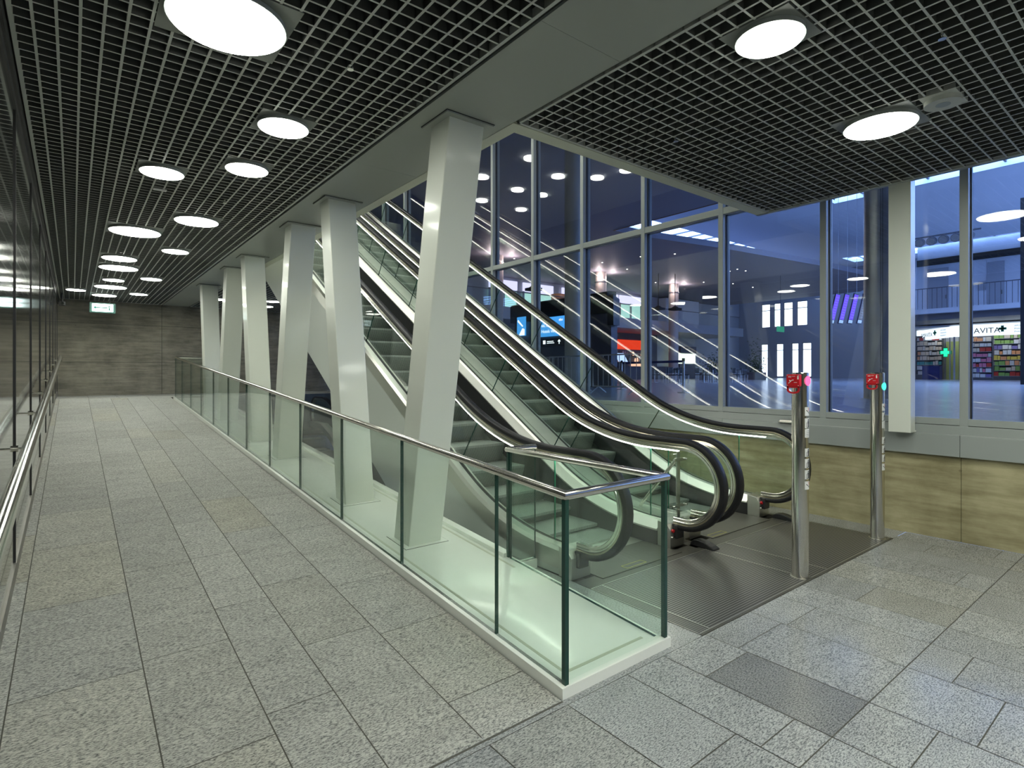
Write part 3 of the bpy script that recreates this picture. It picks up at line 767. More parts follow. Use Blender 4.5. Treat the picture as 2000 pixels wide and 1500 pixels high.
# ================================================================ STOP POSTS
def post(x, y, lampmat, label, red_lab, low):
    t = thing('stop_post', label, 'post', (x, y, 0), 'steel stop posts before the escalators')
    r = .0625; H = 1.652
    m = MB(); m.disc(x, y, .0, H - .006, r, 40); m.disc(x, y, H - .006, H, r, 40, r2=r - .006); m.build('tube', 'steel', t, smooth=True)
    # red emergency stop on the side of the corridor
    xx = x - r - .004; cz = 1.575; w = .052; y0 = y + .018
    m = MB()
    m.box(xx - .022, y0 - w, cz - .035, x - r + .02, y0 + w, cz + .062)
    b = m.build('emergency_stop', 'red_plastic', t, bevel=.004); b['label'] = red_lab
    m = MB()
    outer = []; inner = []
    for i in range(17):
        a = PI * i / 16
        outer.append((y0 + (w - .002) * math.cos(a), cz - .063 - .030 * math.sin(a)))
        inner.append((y0 + (w - .016) * math.cos(a), cz - .063 - .016 * math.sin(a)))
    for i in range(16):
        q = [outer[i], outer[i + 1], inner[i + 1], inner[i]]
        m.slab_yz(q, xx - .018, xx - .008)
    for s in (-1, 1): m.box(xx - .018, y0 + s * (w - .002), cz - .063, xx - .008, y0 + s * (w - .016), cz - .034)
    m.box(xx - .018, y0 - w + .002, cz - .046, xx - .008, y0 + w - .002, cz - .034)
    m.build('pull_loop', 'red_plastic', b)
    m = MB(); m.box(xx - .0235, y0 - w + .006, cz + .022, xx - .0222, y0 - w + .016, cz + .05)
    m.tube([(xx - .0228, y0 + .034, cz - .010), (xx - .0228, y0 + .026, cz - .004), (xx - .0228, y0 + .012, cz + .010), (xx - .0228, y0 + .002, cz + .016), (xx - .0228, y0 - .008, cz + .016)], .003, 6)
    m.tube([(xx - .0228, y0 + .026, cz + .014), (xx - .0228, y0 + .016, cz + .004)], .003, 6)
    for (a, c) in ((.03, .045), (.0, .045), (.03, .038), (-.015, -.004)):
        m.box(xx - .0235, y0 + a - .018, cz + c, xx - .0222, y0 + a + .006, cz + c + .003)
    for a in (-1, 1):
        for c in (-.028, .055): m.tube([(xx - .0245, y0 + a * .044, cz + c), (xx - .022, y0 + a * .044, cz + c)], .003, 6)
    m.build('symbol', 'sticker_white', b)
    # signal lamp on the side facing the approaching people
    m = MB(); n = 12; z0 = 1.585 - (.07 if low else 0)
    ring = []
    for i in range(n + 1):
        a = (PI / 2) * i / n; ring.append((.040 * math.cos(a), .012 * math.sin(a)))
    base = len(m.v); seg = 24
    for rr, dp in ring:
        for s in range(seg):
            an = 2 * PI * s / seg; m.v.append((x + rr * math.cos(an), y - r + .006 - dp - .004, z0 + rr * math.sin(an)))
    for i in range(n):
        for s in range(seg):
            q = (s + 1) % seg; m.f.append((base + i * seg + s, base + i * seg + q, base + (i + 1) * seg + q, base + (i + 1) * seg + s)); m.m.append(0); m.t.append(.5)
    m.build('signal_lamp', lampmat, t, smooth=True)
    # stickers wrapped on the tube
    zs = [(1.375, 1.305, 'b'), (1.286, 1.205, 'p'), (1.20, 1.132, 't'), (1.045, .978, 'p'), (.962, .888, 'p'), (.872, .800, 'p'), (.782, .716, 'b')]
    if low: zs = [(a - .03, b - .03, c) for a, b, c in zs]
    for (za, zb, k) in zs:
        m = MB(); N = 10; A = math.radians(34)
        def pt(a, z, rr): return (x + rr * math.sin(a), y - rr * math.cos(a), z)
        def patch(a0, a1, z0, z1, rr, mi, n=6):
            for i in range(n):
                p, q = a0 + (a1 - a0) * i / n, a0 + (a1 - a0) * (i + 1) / n
                m.poly([pt(p, z0, rr), pt(q, z0, rr), pt(q, z1, rr), pt(p, z1, rr)], mi)
        patch(-A, A, zb, za, r + .0008, 0, N)
        h = za - zb; mid = (za + zb) / 2
        if k == 'p':
            patch(-.17, .17, mid - h * .05, mid + h * .22, r + .0013, 1); patch(-.13, .13, mid - h * .38, mid - h * .05, r + .0013, 1); patch(-.11, .11, mid + h * .25, mid + h * .40, r + .0013, 1)
            patch(-.36, -.30, mid - h * .42, mid + h * .1, r + .0013, 1); patch(-.36, .2, mid - h * .44, mid - h * .38, r + .0013, 1)
        elif k == 't':
            for i in range(4): patch(-.40, .40, zb + h * (.15 + .2 * i), zb + h * (.19 + .2 * i), r + .0013, 1)
        else:
            for i in range(5):
                a = -.4 + .16 * i; patch(a, a + .16, zb + h * (.55 - .1 * i), zb + h * (.66 - .1 * i), r + .0013, 1, 2)
            for i in range(5):
                a = -.05 + .08 * i; patch(a, a + .08, zb + h * (.86 - .07 * i), zb + h * (.93 - .07 * i), r + .0016, 2, 2); patch(a, a + .08, zb + h * (.55 + .07 * i), zb + h * (.62 + .07 * i), r + .0016, 2, 2)
        m.build('pictogram_sticker', ['sticker_white', 'sticker_black', 'sticker_red'], t)
    m = MB(); m.disc(x, y, 0, .004, r + .012, 32); m.build('base_ring', 'steel_satin', t)
emit('signal_red', (1.0, 0.09, 0.22), 1.3)
emit('signal_green', (0.06, 0.85, 0.50), 1.1)
post(4.62, 2.09, 'signal_red', 'steel stop post with a glowing pink red lamp on its side', 'red emergency stop box', False)
post(6.30, 2.10, 'signal_green', 'steel stop post with a glowing green lamp, in front of the white pillar', 'red emergency stop box', True)

# ================================================================ CEILING FITTINGS
def fitting(r, label, loc, group):
    x, y = loc; t = thing('ceiling_light', label, 'ceiling light', (x, y, ZC), group)
    s = r + .02
    m = MB(); m.box(x - s, y - s, ZC - .003, x + s, y + s, ZC + .04); m.build('mounting_plate', 'plate_grey', t)
    m = MB(); m.disc(x, y, ZC - .030, ZC - .003, r + .006, 48); m.build('rim', 'frame_grey', t, smooth=True)
    m = MB(); m.disc(x, y, ZC - .0365, ZC - .0305, r - .004, 48, r2=r); m.build('diffuser', 'lamp', t)
    return t
LG, SG = 'large round lights in the ramp ceiling', 'small round lights in the ramp ceiling'
MG = 'medium round lights in the ramp ceiling'
big = fitting(.291, 'very large glowing disc at the top edge, closest light over the ramp', (0.665, 3.346), LG)
sml = fitting(.180, 'small round ceiling light next after the very large one', (1.287, 4.50), SG)
med = fitting(.241, 'medium round ceiling light with a large one diagonally beyond it', (1.225, 7.96), MG)
for (x, y, b, lb) in ((1.283, 5.64, 0, 'small round ceiling light beside the second white column head'),
                      (0.668, 6.23, 0, 'small round ceiling light close to the flat pale ceiling sensor'),
                      (0.663, 9.06, 1, 'large round ceiling light with a medium one diagonally in front of it'),
                      (1.266, 10.14, 0, 'small round ceiling light halfway up the ramp near the soffit'),
                      (0.612, 11.34, 2, 'medium ceiling light, nearer of two close together over the ramp'),
                      (0.657, 12.38, 1, 'large ceiling light, farther of two close together over the ramp'),
                      (1.255, 13.44, 0, 'small round ceiling light near the soffit, last but one in its row'),
                      (0.660, 14.05, 0, 'small round ceiling light between two large ones far up the ramp'),
                      (0.662, 15.23, 1, 'large round ceiling light in front of the exit sign'),
                      (1.255, 16.21, 0, 'small round ceiling light near the soffit, last in its row by the end wall'),
                      (0.612, 16.95, 2, 'medium round ceiling light right above the exit sign'),
                      (0.057, 16.25, 0, 'small round ceiling light near the security camera')):
    dup((sml, big, med)[b], (x, y, ZC), lb)['group'] = (SG, LG, MG)[b]
for (x, y, b, lb) in ((1.30, 0.4, 0, ''), (0.68, 0.3, 1, ''), (1.3, -2.4, 0, ''), (0.68, -3.0, 1, ''), (1.3, -0.9, 1, ''), (0.4, -1.4, 1, '')):  # discs out of view, added to brighten the near floor
    dup(big if b else sml, (x, y, ZC), 'unseen round ceiling light added over the approach to the foot of the ramp')['group'] = 'added lights over the approach'
dup(sml, (3.127, 1.584, ZC), 'round ceiling light in the louvre ceiling above the railing corner')['group'] = 'round lights in the lobby ceiling'
lob = dup(med, (4.892, 1.612, ZC), 'round ceiling light in the louvre ceiling towards the window wall'); lob['group'] = 'round lights in the lobby ceiling'
for (x, y) in ((3.2, 0.1), (4.9, 0.0), (3.2, -1.3), (4.98, -1.5), (4.0, -3.6)): dup(big, (x, y, ZC), 'large unseen ceiling light added over the approach to the escalators')['group'] = 'added lights over the escalator approach'  # also out of view, added for more light before the escalators
for (x, y, lb) in ((3.04, 16.03, 'round ceiling light seen between the last two white columns'), (4.2, 15.64, 'nearer round light of the rear ceiling seen under the escalator'), (4.37, 16.95, 'farther round light of the rear ceiling seen under the escalator')):
    dup(sml, (x, y, ZC), lb)['group'] = 'round lights in the rear ceiling'
# upper storey lights, seen only as reflections in the tall panes
up = None
rnd = random.Random(5)
for k, (x, y) in enumerate([(2.2 + 1.3 * (i % 3) + rnd.uniform(-.3, .3), 5.0 + 1.5 * (i // 3) + rnd.uniform(-.4, .4)) for i in range(21)]):
    if up is None:
        m = MB(); m.disc(x, y, 7.06, 7.10, .17, 24); up = m.build('upper_light', 'lamp_upper'); ux, uy = x, y
        tag(up, 'round light in the ceiling of the upper storey, mirrored in the tall panes', 'ceiling light', 'lights of the upper storey')
    else:
        o = up.copy(); C.objects.link(o); o.location = (x - ux, y - uy, 0)
# loudspeaker
x, y = 4.83, 1.20
t = thing('ceiling_speaker', 'round grey speaker set in the louvre ceiling near the window wall', 'loudspeaker', (x, y, ZC))
m = MB(); m.box(x - .155, y - .105, ZC - .004, x + .155, y + .105, ZC + .03); m.build('mounting_plate', 'grid_paint', t)
m = MB(); m.disc(x, y, ZC - .035, ZC - .004, .112, 40); m.build('rim', 'grid_paint', t, smooth=True)
m = MB(); m.disc(x, y, ZC - .0365, ZC - .0352, .045, 24); m.build('grille', 'frame_grey', t)
# sprinklers
sp0 = None
for (x, y, lb) in ((1.36, 3.35, 'small sprinkler head in the ramp ceiling beside the very large light'), (3.87, .965, 'small sprinkler head in the lobby ceiling between the two round lights'),
                   (3.87, 2.74, 'small sprinkler head in the lobby ceiling above the escalator landing'), (1.33, 6.85, 'small sprinkler head in the ramp ceiling beyond the second small light')):
    if sp0 is None:
        sp0 = thing('sprinkler', lb, 'sprinkler', (x, y, ZC), 'sprinkler heads')
        m = MB(); m.tube([(x, y, ZC + .05), (x, y, ZC - .012)], .008, 10); m.build('stem', 'steel', sp0)
        m = MB(); m.tube([(x - .012, y, ZC - .01), (x - .016, y, ZC - .024), (x, y, ZC - .036), (x + .016, y, ZC - .024), (x + .012, y, ZC - .01)], .003, 8); m.build('yoke', 'steel', sp0)
        m = MB(); m.disc(x, y, ZC - .040, ZC - .037, .02, 16); m.build('deflector', 'steel', sp0)
    else: dup(sp0, (x, y, ZC), lb)
m = MB(); m.box(.66, 6.86, ZC - .012, .78, 6.92, ZC); tag(m.build('ceiling_sensor', 'white_plastic', bevel=.003), 'small pale flat sensor under the ramp louvre ceiling', 'sensor')
# exit sign
emit('sign_glow', (0.80, 1.0, 0.97), 3.2)
pbr('sign_green', (0.02, 0.10, 0.08), 0.4)
emit('sign_green_glow', (0.06, 0.45, 0.30), 0.4)
t = thing('exit_sign', 'glowing white exit sign with green border hanging before the concrete end wall', 'sign', (.60, 17.6, 3.3))
m = MB(); m.box(.33, 17.58, 3.175, .87, 17.64, 3.43); m.build('housing', 'sign_green', t, bevel=.004)
m = MB(); m.box(.385, 17.570, 3.205, .815, 17.579, 3.40); m.build('lit_panel', 'sign_glow', t)
m = MB()
m.box(.46, 17.566, 3.29, .70, 17.569, 3.315); m.slab_xz([(.46, 3.26), (.46, 3.345), (.405, 3.3025)], 17.566, 17.569); m.box(.72, 17.566, 3.235, .75, 17.569, 3.31); m.box(.715, 17.566, 3.315, .755, 17.569, 3.35); m.build('symbol', 'sign_green_glow', t)
m = MB(); m.tube([(.45, 17.61, 3.43), (.45, 17.61, ZC)], .006, 8); m.tube([(.75, 17.61, 3.43), (.75, 17.61, ZC)], .006, 8); m.build('hanger', 'steel', t)
# security camera
t = thing('security_camera', 'black security camera at the top of the dark glass wall near the end', 'camera', (-.2, 17.3, 3.3))
m = MB(); m.tube([(-.20, 17.3, ZC), (-.20, 17.3, 3.36)], .02, 10); m.build('bracket', 'black_plastic', t)
m = MB(); m.hexa([(-.26, 17.12, 3.26), (-.14, 17.12, 3.26), (-.14, 17.42, 3.28), (-.26, 17.42, 3.28), (-.26, 17.12, 3.36), (-.14, 17.12, 3.36), (-.14, 17.42, 3.38), (-.26, 17.42, 3.38)]); m.build('housing', 'black_plastic', t, bevel=.01)
m = MB(); m.tube([(-.20, 17.12, 3.31), (-.20, 17.09, 3.31)], .035, 16); m.build('lens', 'glass_dark', t)
# small metal box on the sill
m = MB(); m.slab_yz([(3.02, 1.05), (3.30, 1.05), (3.27, 1.085), (3.05, 1.085)], 6.70, 6.77)
tag(m.build('sill_box', 'steel_bright', bevel=.003), 'small shiny metal box lying on the sill behind the handrail end', 'box')

# descending escalator at the back, under the rising ones
def down_escalator(label, X0, X1, yk, z0):
    t = thing('descending_escalator', label, 'escalator', ((X0 + X1) / 2, yk, 0), 'descending escalators under the rising ones')
    for X in (X0, X1):
        P = [(yk + .95, z0 - .42)] + [(yk + .55 + .42 * math.cos(math.radians(a)), z0 - .42 + .42 * math.sin(math.radians(a))) for a in range(-60, 91, 15)] + [(yk, z0)]
        P += [(yk - .3, z0 - .06), (yk - .6, z0 - .2)] + [(yk - .6 - .5 * k, z0 - .2 - .5 * k * T30) for k in range(1, 6)]
        P = [p for p in P if p[1] > -2.5]
        m = MB(); m.sweep(P[1:], [(X + x, o) for x, o in ((-.04, -.02), (-.04, .015), (.04, .015), (.04, -.02))]); m.build('handrail', 'rubber', t, smooth=True)
        m = MB(); m.sweep(P[1:], [(X + x, o) for x, o in ((-.03, .02), (-.03, .085), (.03, .085), (.03, .02))]); m.build('guide_rail', 'steel', t, smooth=True)
        lo = [(yk + .9, z0 - .80), (yk, z0 - .80), (yk - .6, z0 - 1.0), (yk - 3.1, z0 - 1.0 - 2.5 * T30)]
        m = MB(); m.slab_yz([p for p in P[6:]] + lo[::-1], X - .006, X + .006, 0, 1); m.build('glass_panel', ['glass_green', 'glass_edge'], t)
        m = MB(); m.sweep(lo, [(X - .1, -.14), (X - .1, 0), (X + .1, 0), (X + .1, -.14)]); m.build('deck', 'steel_satin', t)
    m = MB()
    for k in range(8): m.slab_yz([(yk - .4 * k, -.23 * k), (yk - .4 * k - .42, -.23 * k), (yk - .4 * k - .42, -.23 * k - .23), (yk - .4 * k - .39, -.23 * k - .02), (yk - .4 * k, -.23 * k - .03)], X0 + .12, X1 - .12)
    m.build('step', 'step_metal', t)
down_escalator('descending escalator seen dimly under the rising ones, behind the fourth white column', 3.9, 5.1, 14.3, 1.0)

# ================================================================ THE HALL BEYOND THE GLASS
pbr('hall_grey', (0.34, 0.35, 0.38), 0.6)
pbr('orange_wood', (0.30, 0.15, 0.07), 0.5)
pbr('hall_dark', (0.10, 0.10, 0.115), 0.5)
pbr('soffit_violet', (0.20, 0.19, 0.22), 0.6)
pbr('column_olive', (0.40, 0.40, 0.36), 0.45)
pbr('column_steel', (0.50, 0.50, 0.47), 0.36, 0.6, noise=0.25, nscale=2.5)
pbr('column_warm', (0.45, 0.38, 0.34), 0.5)
pbr('foliage', (0.025, 0.06, 0.025), 0.6)
pbr('belt_blue', (0.02, 0.03, 0.16), 0.6)
pbr('orange_paint', (0.75, 0.33, 0.16), 0.5)
pbr('lime_panel', (0.42, 0.50, 0.16), 0.5)
pbr('gold_wood', (0.45, 0.28, 0.08), 0.5)
pbr('letter_black', (0.02, 0.02, 0.025), 0.5)
pbr('letter_grey', (0.42, 0.52, 0.55), 0.5)
pbr('letter_green', (0.0, 0.25, 0.12), 0.5)
emit('skylight', (0.27, 0.46, 1.0), SKY)
emit('day_window', (0.70, 0.84, 1.0), 1.7)
emit('shop_glow', (0.55, 0.95, 0.82), 0.55)
emit('shop_band', (0.72, 0.70, 1.0), 0.8)
emit('pharm_sign', (0.78, 0.90, 1.0), 0.95)
emit('pharm_lamp', (1.0, 0.95, 0.88), 3.5)
emit('cross_green', (0.02, 0.85, 0.35), 1.1)
emit('cafe_red', (0.95, 0.06, 0.02), 0.55)
emit('cafe_warm', (1.0, 0.55, 0.35), 0.8)
emit('screen_blue', (0.06, 0.32, 0.75), 0.8)
emit('screen_white', (0.45, 0.62, 1.0), 0.9)
emit('board_violet', (0.10, 0.06, 0.85), 1.3)
emit('board_band', (0.35, 0.55, 0.95), 0.7)
emit('board_grey', (0.25, 0.32, 0.55), 0.4)
emit('text_glow', (0.9, 0.95, 1.0), 1.0)
emit('star', (1.0, 0.95, 0.85), 5.0)
emit('case_glow', (0.85, 1.0, 0.80), 0.9)

HX0, HX1, HY0, HY1, HZ1 = XG + .10, 60.0, -14.0, 34.0, 12.0
m = MB(); m.poly([(HX0 - .02, HY0, HF), (HX1, HY0, HF), (HX1, HY1, HF), (HX0 - .02, HY1, HF)], 0, .5)
struct(m.build('floor_hall', 'granite_hall', tone=True), 'smooth polished floor of the hall beyond the glass')
m = MB(); m.box(XW + .3, HY0, .4, HX0, HY1, HF - .002); struct(m.build('floor_edge', 'hall_grey'))
m = MB()
m.box(HX0, HY1, HF, HX1, HY1 + .3, HZ1); struct(m.build('wall_hall_rear', 'hall_grey'), 'rear wall of the hall')
m = MB(); m.box(HX0, HY0 - .3, HF, HX1, HY0, HZ1); struct(m.build('wall_hall_side', 'hall_white'))
m = MB(); m.box(HX0 - .1, YB, HF, HX0, HY1, HZ1); m.box(HX0 - .1, HY0, 7.1, HX0, HY1, HZ1); m.box(HX0 - .1, HY0, HF, HX0, -6.0, 7.2); struct(m.build('wall_hall_near', 'hall_grey'))
# end wall with windows and glazed doors
up_w = [(31.35, 30.35), (29.95, 29.2), (28.9, 27.9), (27.5, 26.4)]
lo_w = [(31.4, 30.6), (29.7, 28.9), (28.05, 27.3), (26.95, 26.0)]
def wall_holes(m, x0, x1, yA, yB, z0, z1, holes):
    ys = sorted({yA, yB} | {h[0] for h in holes} | {h[1] for h in holes}); zs = sorted({z0, z1} | {h[2] for h in holes} | {h[3] for h in holes})
    for a, b in zip(ys, ys[1:]):
        for c, d in zip(zs, zs[1:]):
            if not any(h[0] <= (a + b) / 2 <= h[1] and h[2] <= (c + d) / 2 <= h[3] for h in holes): m.box(x0, a, c, x1, b, d)
holes = [(b, a, 6.6, 9.2) for a, b in up_w] + [(b, a, 1.2, 4.8) for a, b in lo_w]
m = MB(); wall_holes(m, HX1, HX1 + .3, HY0, HY1, HF, HZ1, holes); struct(m.build('wall_hall_end', 'hall_grey'), 'end wall of the hall with bright daylight windows')
for k, (b, a, z0, z1) in enumerate([(h[0], h[1], h[2], h[3]) for h in holes]):
    nm = 'window_%d' % (k + 2) if k < 4 else 'door_%d' % (k - 3)
    root = sroot(nm, (HX1 + .15, (a + b) / 2, z0), 'bright daylight %s in the end wall of the hall' % ('window' if k < 4 else 'glazed door'), 'window' if k < 4 else 'door')
    m = MB(); m.box(HX1 + .16, b, z0, HX1 + .2, a, z1); m.build('pane', 'day_window', root)
    m = MB()
    for q in ((b, z0, b + .06, z1), (a - .06, z0, a, z1), (b, z1 - .06, a, z1), (b, z0, a, z0 + .06), (b, z1 - .75, a, z1 - .69)): m.box(HX1 + .05, q[0], q[1], HX1 + .15, q[2], q[3])
    m.build('frame', 'hall_dark', root)
# roof with three glazing strips, plus two unseen ones added for hall light
sk = [(33.4, 36.6, -1.5, 14.5), (54.6, 57.4, 1.0, 21.0), (25.0, 54.0, 23.8, 26.2), (22.5, 32.0, -13.0, -3.0), (33.4, 56.0, -13.0, -3.0)]
def roof(m, z0, z1):
    xs = sorted({HX0, HX1} | {v for s in sk for v in s[:2]}); ys = sorted({HY0, HY1} | {v for s in sk for v in s[2:]})
    for a, b in zip(xs, xs[1:]):
        for c, d in zip(ys, ys[1:]):
            if not any(s[0] <= (a + b) / 2 <= s[1] and s[2] <= (c + d) / 2 <= s[3] for s in sk): m.box(a, c, z0, b, d, z1)
m = MB(); roof(m, HZ1, HZ1 + .4); struct(m.build('ceiling_hall', 'hall_white'), 'pale ceiling of the hall')
for k, (a, b, c, d) in enumerate(sk):
    root = sroot('window_%d' % (k + 6), ((a + b) / 2, (c + d) / 2, HZ1 + .3), 'roof glazing of the hall, two strips added unseen, letting in blue dusk light', 'window')
    m = MB(); m.box(a, c, HZ1 + .32, b, d, HZ1 + .36); m.build('pane', 'skylight', root)
    m = MB()
    if b - a < d - c:
        y = c
        while y < d: m.box(a, y, HZ1 + .2, b, y + .1, HZ1 + .3); y += 1.6
        m.box((a + b) / 2 - .05, c, HZ1 + .2, (a + b) / 2 + .05, d, HZ1 + .3)
    else:
        x = a
        while x < b: m.box(x, c, HZ1 + .2, x + .1, d, HZ1 + .3); x += 1.6
    m.build('glazing_bar', 'hall_dark', root)
# dark soffit over the mezzanine
m = MB(); m.slab_xy([(HX0, HY0), (21.9, HY0), (21.9, 19.3), (24, 19.2), (30, 18.1), (39.9, 16.9), (50, 16.2), (56, 20), (56, HY1), (HX0, HY1)], 9.0, 9.35)
m.box(21.9, HY0, 8.98, 21.96, 19.3, 9.42, 1)
struct(m.build('ceiling_soffit', ['soffit_violet', 'orange_wood']), 'dark soffit over the mezzanine at the rear of the hall')
rnd = random.Random(3); st = None
for k in range(14):
    x, y = 22 + 24 * rnd.random(), 20.5 + 9 * rnd.random()
    if st is None:
        m = MB(); m.disc(0, 0, 8.985, 9.0, .05, 12); st = m.build('downlight', 'star'); o = st
        tag(st, 'tiny downlight in the dark soffit of the hall', 'downlight', 'downlights of the hall soffit')
    else: o = st.copy(); C.objects.link(o)
    o.location = (x, y, 0)
# mezzanine
m = MB(); m.box(HX0, 29.0, 5.2, 52, HY1, 6.0); struct(m.build('floor_mezzanine', 'hall_grey'), 'mezzanine slab at the rear of the hall')
t = thing('mezzanine_railing', 'glass railing along the mezzanine edge at the rear of the hall', 'railing', (30, 29.1, 6.0))
for k in range(18):
    m = MB(); a = 10 + k * 2.3; m.box(a, 29.06, 5.999, a + 2.25, 29.075, 7.05); m.build('glass_panel', 'glass_clear', t)
m = MB(); m.box(10, 29.03, 7.05, 51.4, 29.1, 7.1); m.build('top_rail', 'hall_dark', t)
wx = [(24.5, 27.2), (27.8, 31.0), (32.0, 35.2), (36.2, 39.0), (39.2, 42.2)]
for k, (a, b) in enumerate(wx):
    root = sroot('window_%d' % (k + 10), ((a + b) / 2, 33.9, 6.0), 'greenish lit shop front on the mezzanine', 'window')
    m = MB(); m.box(a, 33.84, 6.1, b, 33.9, 8.0); m.build('pane', 'shop_glow', root)
    m = MB(); m.box(a, 33.78, 8.05, b, 33.88, 8.75); m.build('sign_band', 'shop_band', root)
    m = MB()
    for x in (a, (a + b) / 2, b): m.box(x - .06, 33.7, 6.0, x + .06, 33.83, 8.05)
    m.build('frame', 'hall_grey', root)
m = MB(); m.disc(30.4, 32.6, 6.0, 7.9, .55, 24); tag(m.build('orange_drum', 'orange_paint', smooth=True), 'orange lit round drum in front of the mezzanine shop', 'drum')
m = MB(); m.box(45.0, 33.0, 6.0, 50.5, 33.9, 8.9); struct(m.build('wall_mezzanine', 'hall_white'))
# uplit columns
for (x, lb) in ((20.9, 'warm lit round hall column on the left, partly behind the escalator handrail'), (30.4, 'warm lit round hall column rising behind the black kiosk'), (39.2, 'warm lit round hall column with hanging lamps on both sides')):
    t = thing('hall_column', lb, 'column', (x, 28, HF), 'uplit columns of the hall')
    m = MB(); m.disc(x, 28, HF, 8.998, .40, 28); m.build('shaft', 'column_warm', t, smooth=True)
    m = MB(); m.disc(x, 28, 8.25, 8.32, .46, 28); m.build('uplight_ring', 'hall_dark', t)
    for dx, dy in ((-.75, -.5), (.75, -.5)):
        L = bpy.data.lights.new('uplight', 'POINT'); L.energy = 45; L.color = (1.0, .80, .76); L.shadow_soft_size = .12
        lo = bpy.data.objects.new('uplight', L); lo.location = (x + dx, 28 + dy, 8.55); C.objects.link(lo); adopt(lo, t)
hl = None
for (x, y, lb) in ((20.5, 24.0, 'dark hanging lamp over the mezzanine at the left'), (34.0, 25.6, 'dark hanging lamp left of the warm column'), (35.2, 25.0, 'dark hanging lamp right of the warm column')):
    if hl is None:
        hl = thing('hanging_lamp', lb, 'lamp', (x, y, 6.4), 'dark hanging lamps')
        m = MB(); m.box(x - .35, y - .35, 6.3, x + .35, y + .35, 6.45); m.disc(x, y, 6.45, 6.6, .3, 16, r2=.1); m.build('shade', 'black_matte', hl)
        m = MB(); m.tube([(x, y, 6.6), (x, y, 9.0)], .03, 6); m.build('rod', 'black_matte', hl)
    else: dup(hl, (x, y, 6.4), lb)
# large columns close to the glass
t = thing('steel_column', 'tall metal clad round column in the hall behind the white pillar', 'column', (14.1, 4.66, HF))
m = MB(); m.disc(14.1, 4.66, HF, 8.998, .30, 40); m.build('shaft', 'column_steel', t, smooth=True)
m = MB()
for a in (-2.75, -2.62):
    m.tube([(14.1 + .301 * math.cos(a), 4.66 + .301 * math.sin(a), HF), (14.1 + .301 * math.cos(a), 4.66 + .301 * math.sin(a), 8.998)], .004, 6)
m.build('joint', 'gasket', t)
m = MB(); m.disc(12.55, 12.75, HF, 8.998, .27, 32); tag(m.build('concrete_column', 'column_olive', smooth=True), 'olive grey round column standing before the black kiosk', 'column')
m = MB(); m.box(36.0, 5.0, HF, 36.7, 5.9, 10.1); tag(m.build('reflection_slab', 'black_matte'), 'black upright slab standing in for a dark reflection at the right of the glass', 'pillar')  # solid slab in place of a dark reflection on the panes

# gallery at the end of the hall, with the pharmacy below it
m = MB(); m.slab_xy([(50, HY0), (HX1, HY0), (HX1, 18.5), (58, 18.5), (50, 14.6)], 6.06, 6.40); struct(m.build('floor_gallery', 'hall_white'), 'gallery slab over the pharmacy')
m = MB(); m.slab_xy([(50.6, HY0), (HX1, HY0), (HX1, 18.4), (58, 18.0), (50.6, 14.2)], 5.6, 6.058); struct(m.build('ceiling_gallery', 'hall_dark'))
t = thing('gallery_railing', 'thin dark bar railing along the gallery over the pharmacy', 'railing', (50.1, 4, 6.4))
m = MB(); m.box(50.06, HY0, 7.90, 50.13, 14.5, 7.96); m.build('top_rail', 'hall_dark', t)
m = MB(); y = 5.0
while y < 14.5: m.box(50.08, y, 6.4, 50.11, y + .03, 7.9); y += .30
m.build('baluster', 'hall_dark', t)['kind'] = 'stuff'
m = MB(); m.box(55, HY0, 6.4, 55.3, 15.2, 10.4); m.box(55, 15.2, 6.4, HX1, 15.5, 10.4); struct(m.build('wall_gallery', 'hall_white'), 'pale wall behind the gallery')
m = MB(); m.box(54.8, HY0, 10.4, 55.0, 15.4, 10.9); struct(m.build('trim_7', 'black_matte')); m = MB(); m.box(55, HY0, 10.4, 55.4, 15.4, HZ1); struct(m.build('trim_8', 'hall_white'))
for k, (a, b) in enumerate(((13.3, 14.7), (9.9, 10.9))):
    root = sroot('door_%d' % (k + 5), (55, a, 6.4), 'bluish grey door on the gallery', 'door')
    m = MB(); m.box(54.93, a, 6.4, 54.99, b, 10.1); m.build('leaf', 'hall_grey', root)
    m = MB(); m.box(54.9, a + .12, 7.6, 54.93, a + .2, 7.9); m.build('handle', 'steel', root)
m = MB(); m.box(54.9, 11.0, 8.0, 54.99, 11.45, 8.7); m.box(54.95, 11.05, 8.1, 54.99, 11.4, 8.6); tag(m.build('wall_box', 'hall_grey'), 'grey box on the gallery wall beside the door', 'box')
# pharmacy
m = MB(); m.box(59.0, HY0, HF, 59.2, 18.4, 5.6); struct(m.build('wall_pharmacy', 'hall_white'))
m = MB(); m.box(55.4, 3.0, 5.35, 58.9, 16.0, 5.5); struct(m.build('ceiling_pharmacy', 'hall_white'))
t = thing('pharmacy_sign', 'long lit white pharmacy sign facing the hall squarely', 'sign', (55, 8, 4.5), 'lit pharmacy signs')
m = MB(); m.box(55, 2.0, 4.50, 55.3, 12.95, 5.38); m.build('lit_panel', 'pharm_sign', t)
R_ = (PI / 2, 0, -PI / 2)
text('lettering', 'AMAVITA', .58, (54.98, 12.55, 4.70), R_, 'letter_black', t, sx=.98)
def cross(m, c, u, n, s, th):
    """green cross with a white bar; c centre, u horizontal direction, n towards the viewer"""
    for (w, h) in ((s * .36, s), (s, s * .36)):
        P = [Vector(c) + Vector(u) * (a * w / 2) + Vector((0, 0, b * h / 2)) + Vector(n) * d for d in (0, th) for a, b in ((-1, -1), (1, -1), (1, 1), (-1, 1))]
        m.hexa(P)
m = MB(); cross(m, (54.99, 10.02, 4.98), (0, -1, 0), (-1, 0, 0), .46, .03); m.build('green_cross', 'letter_green', t)
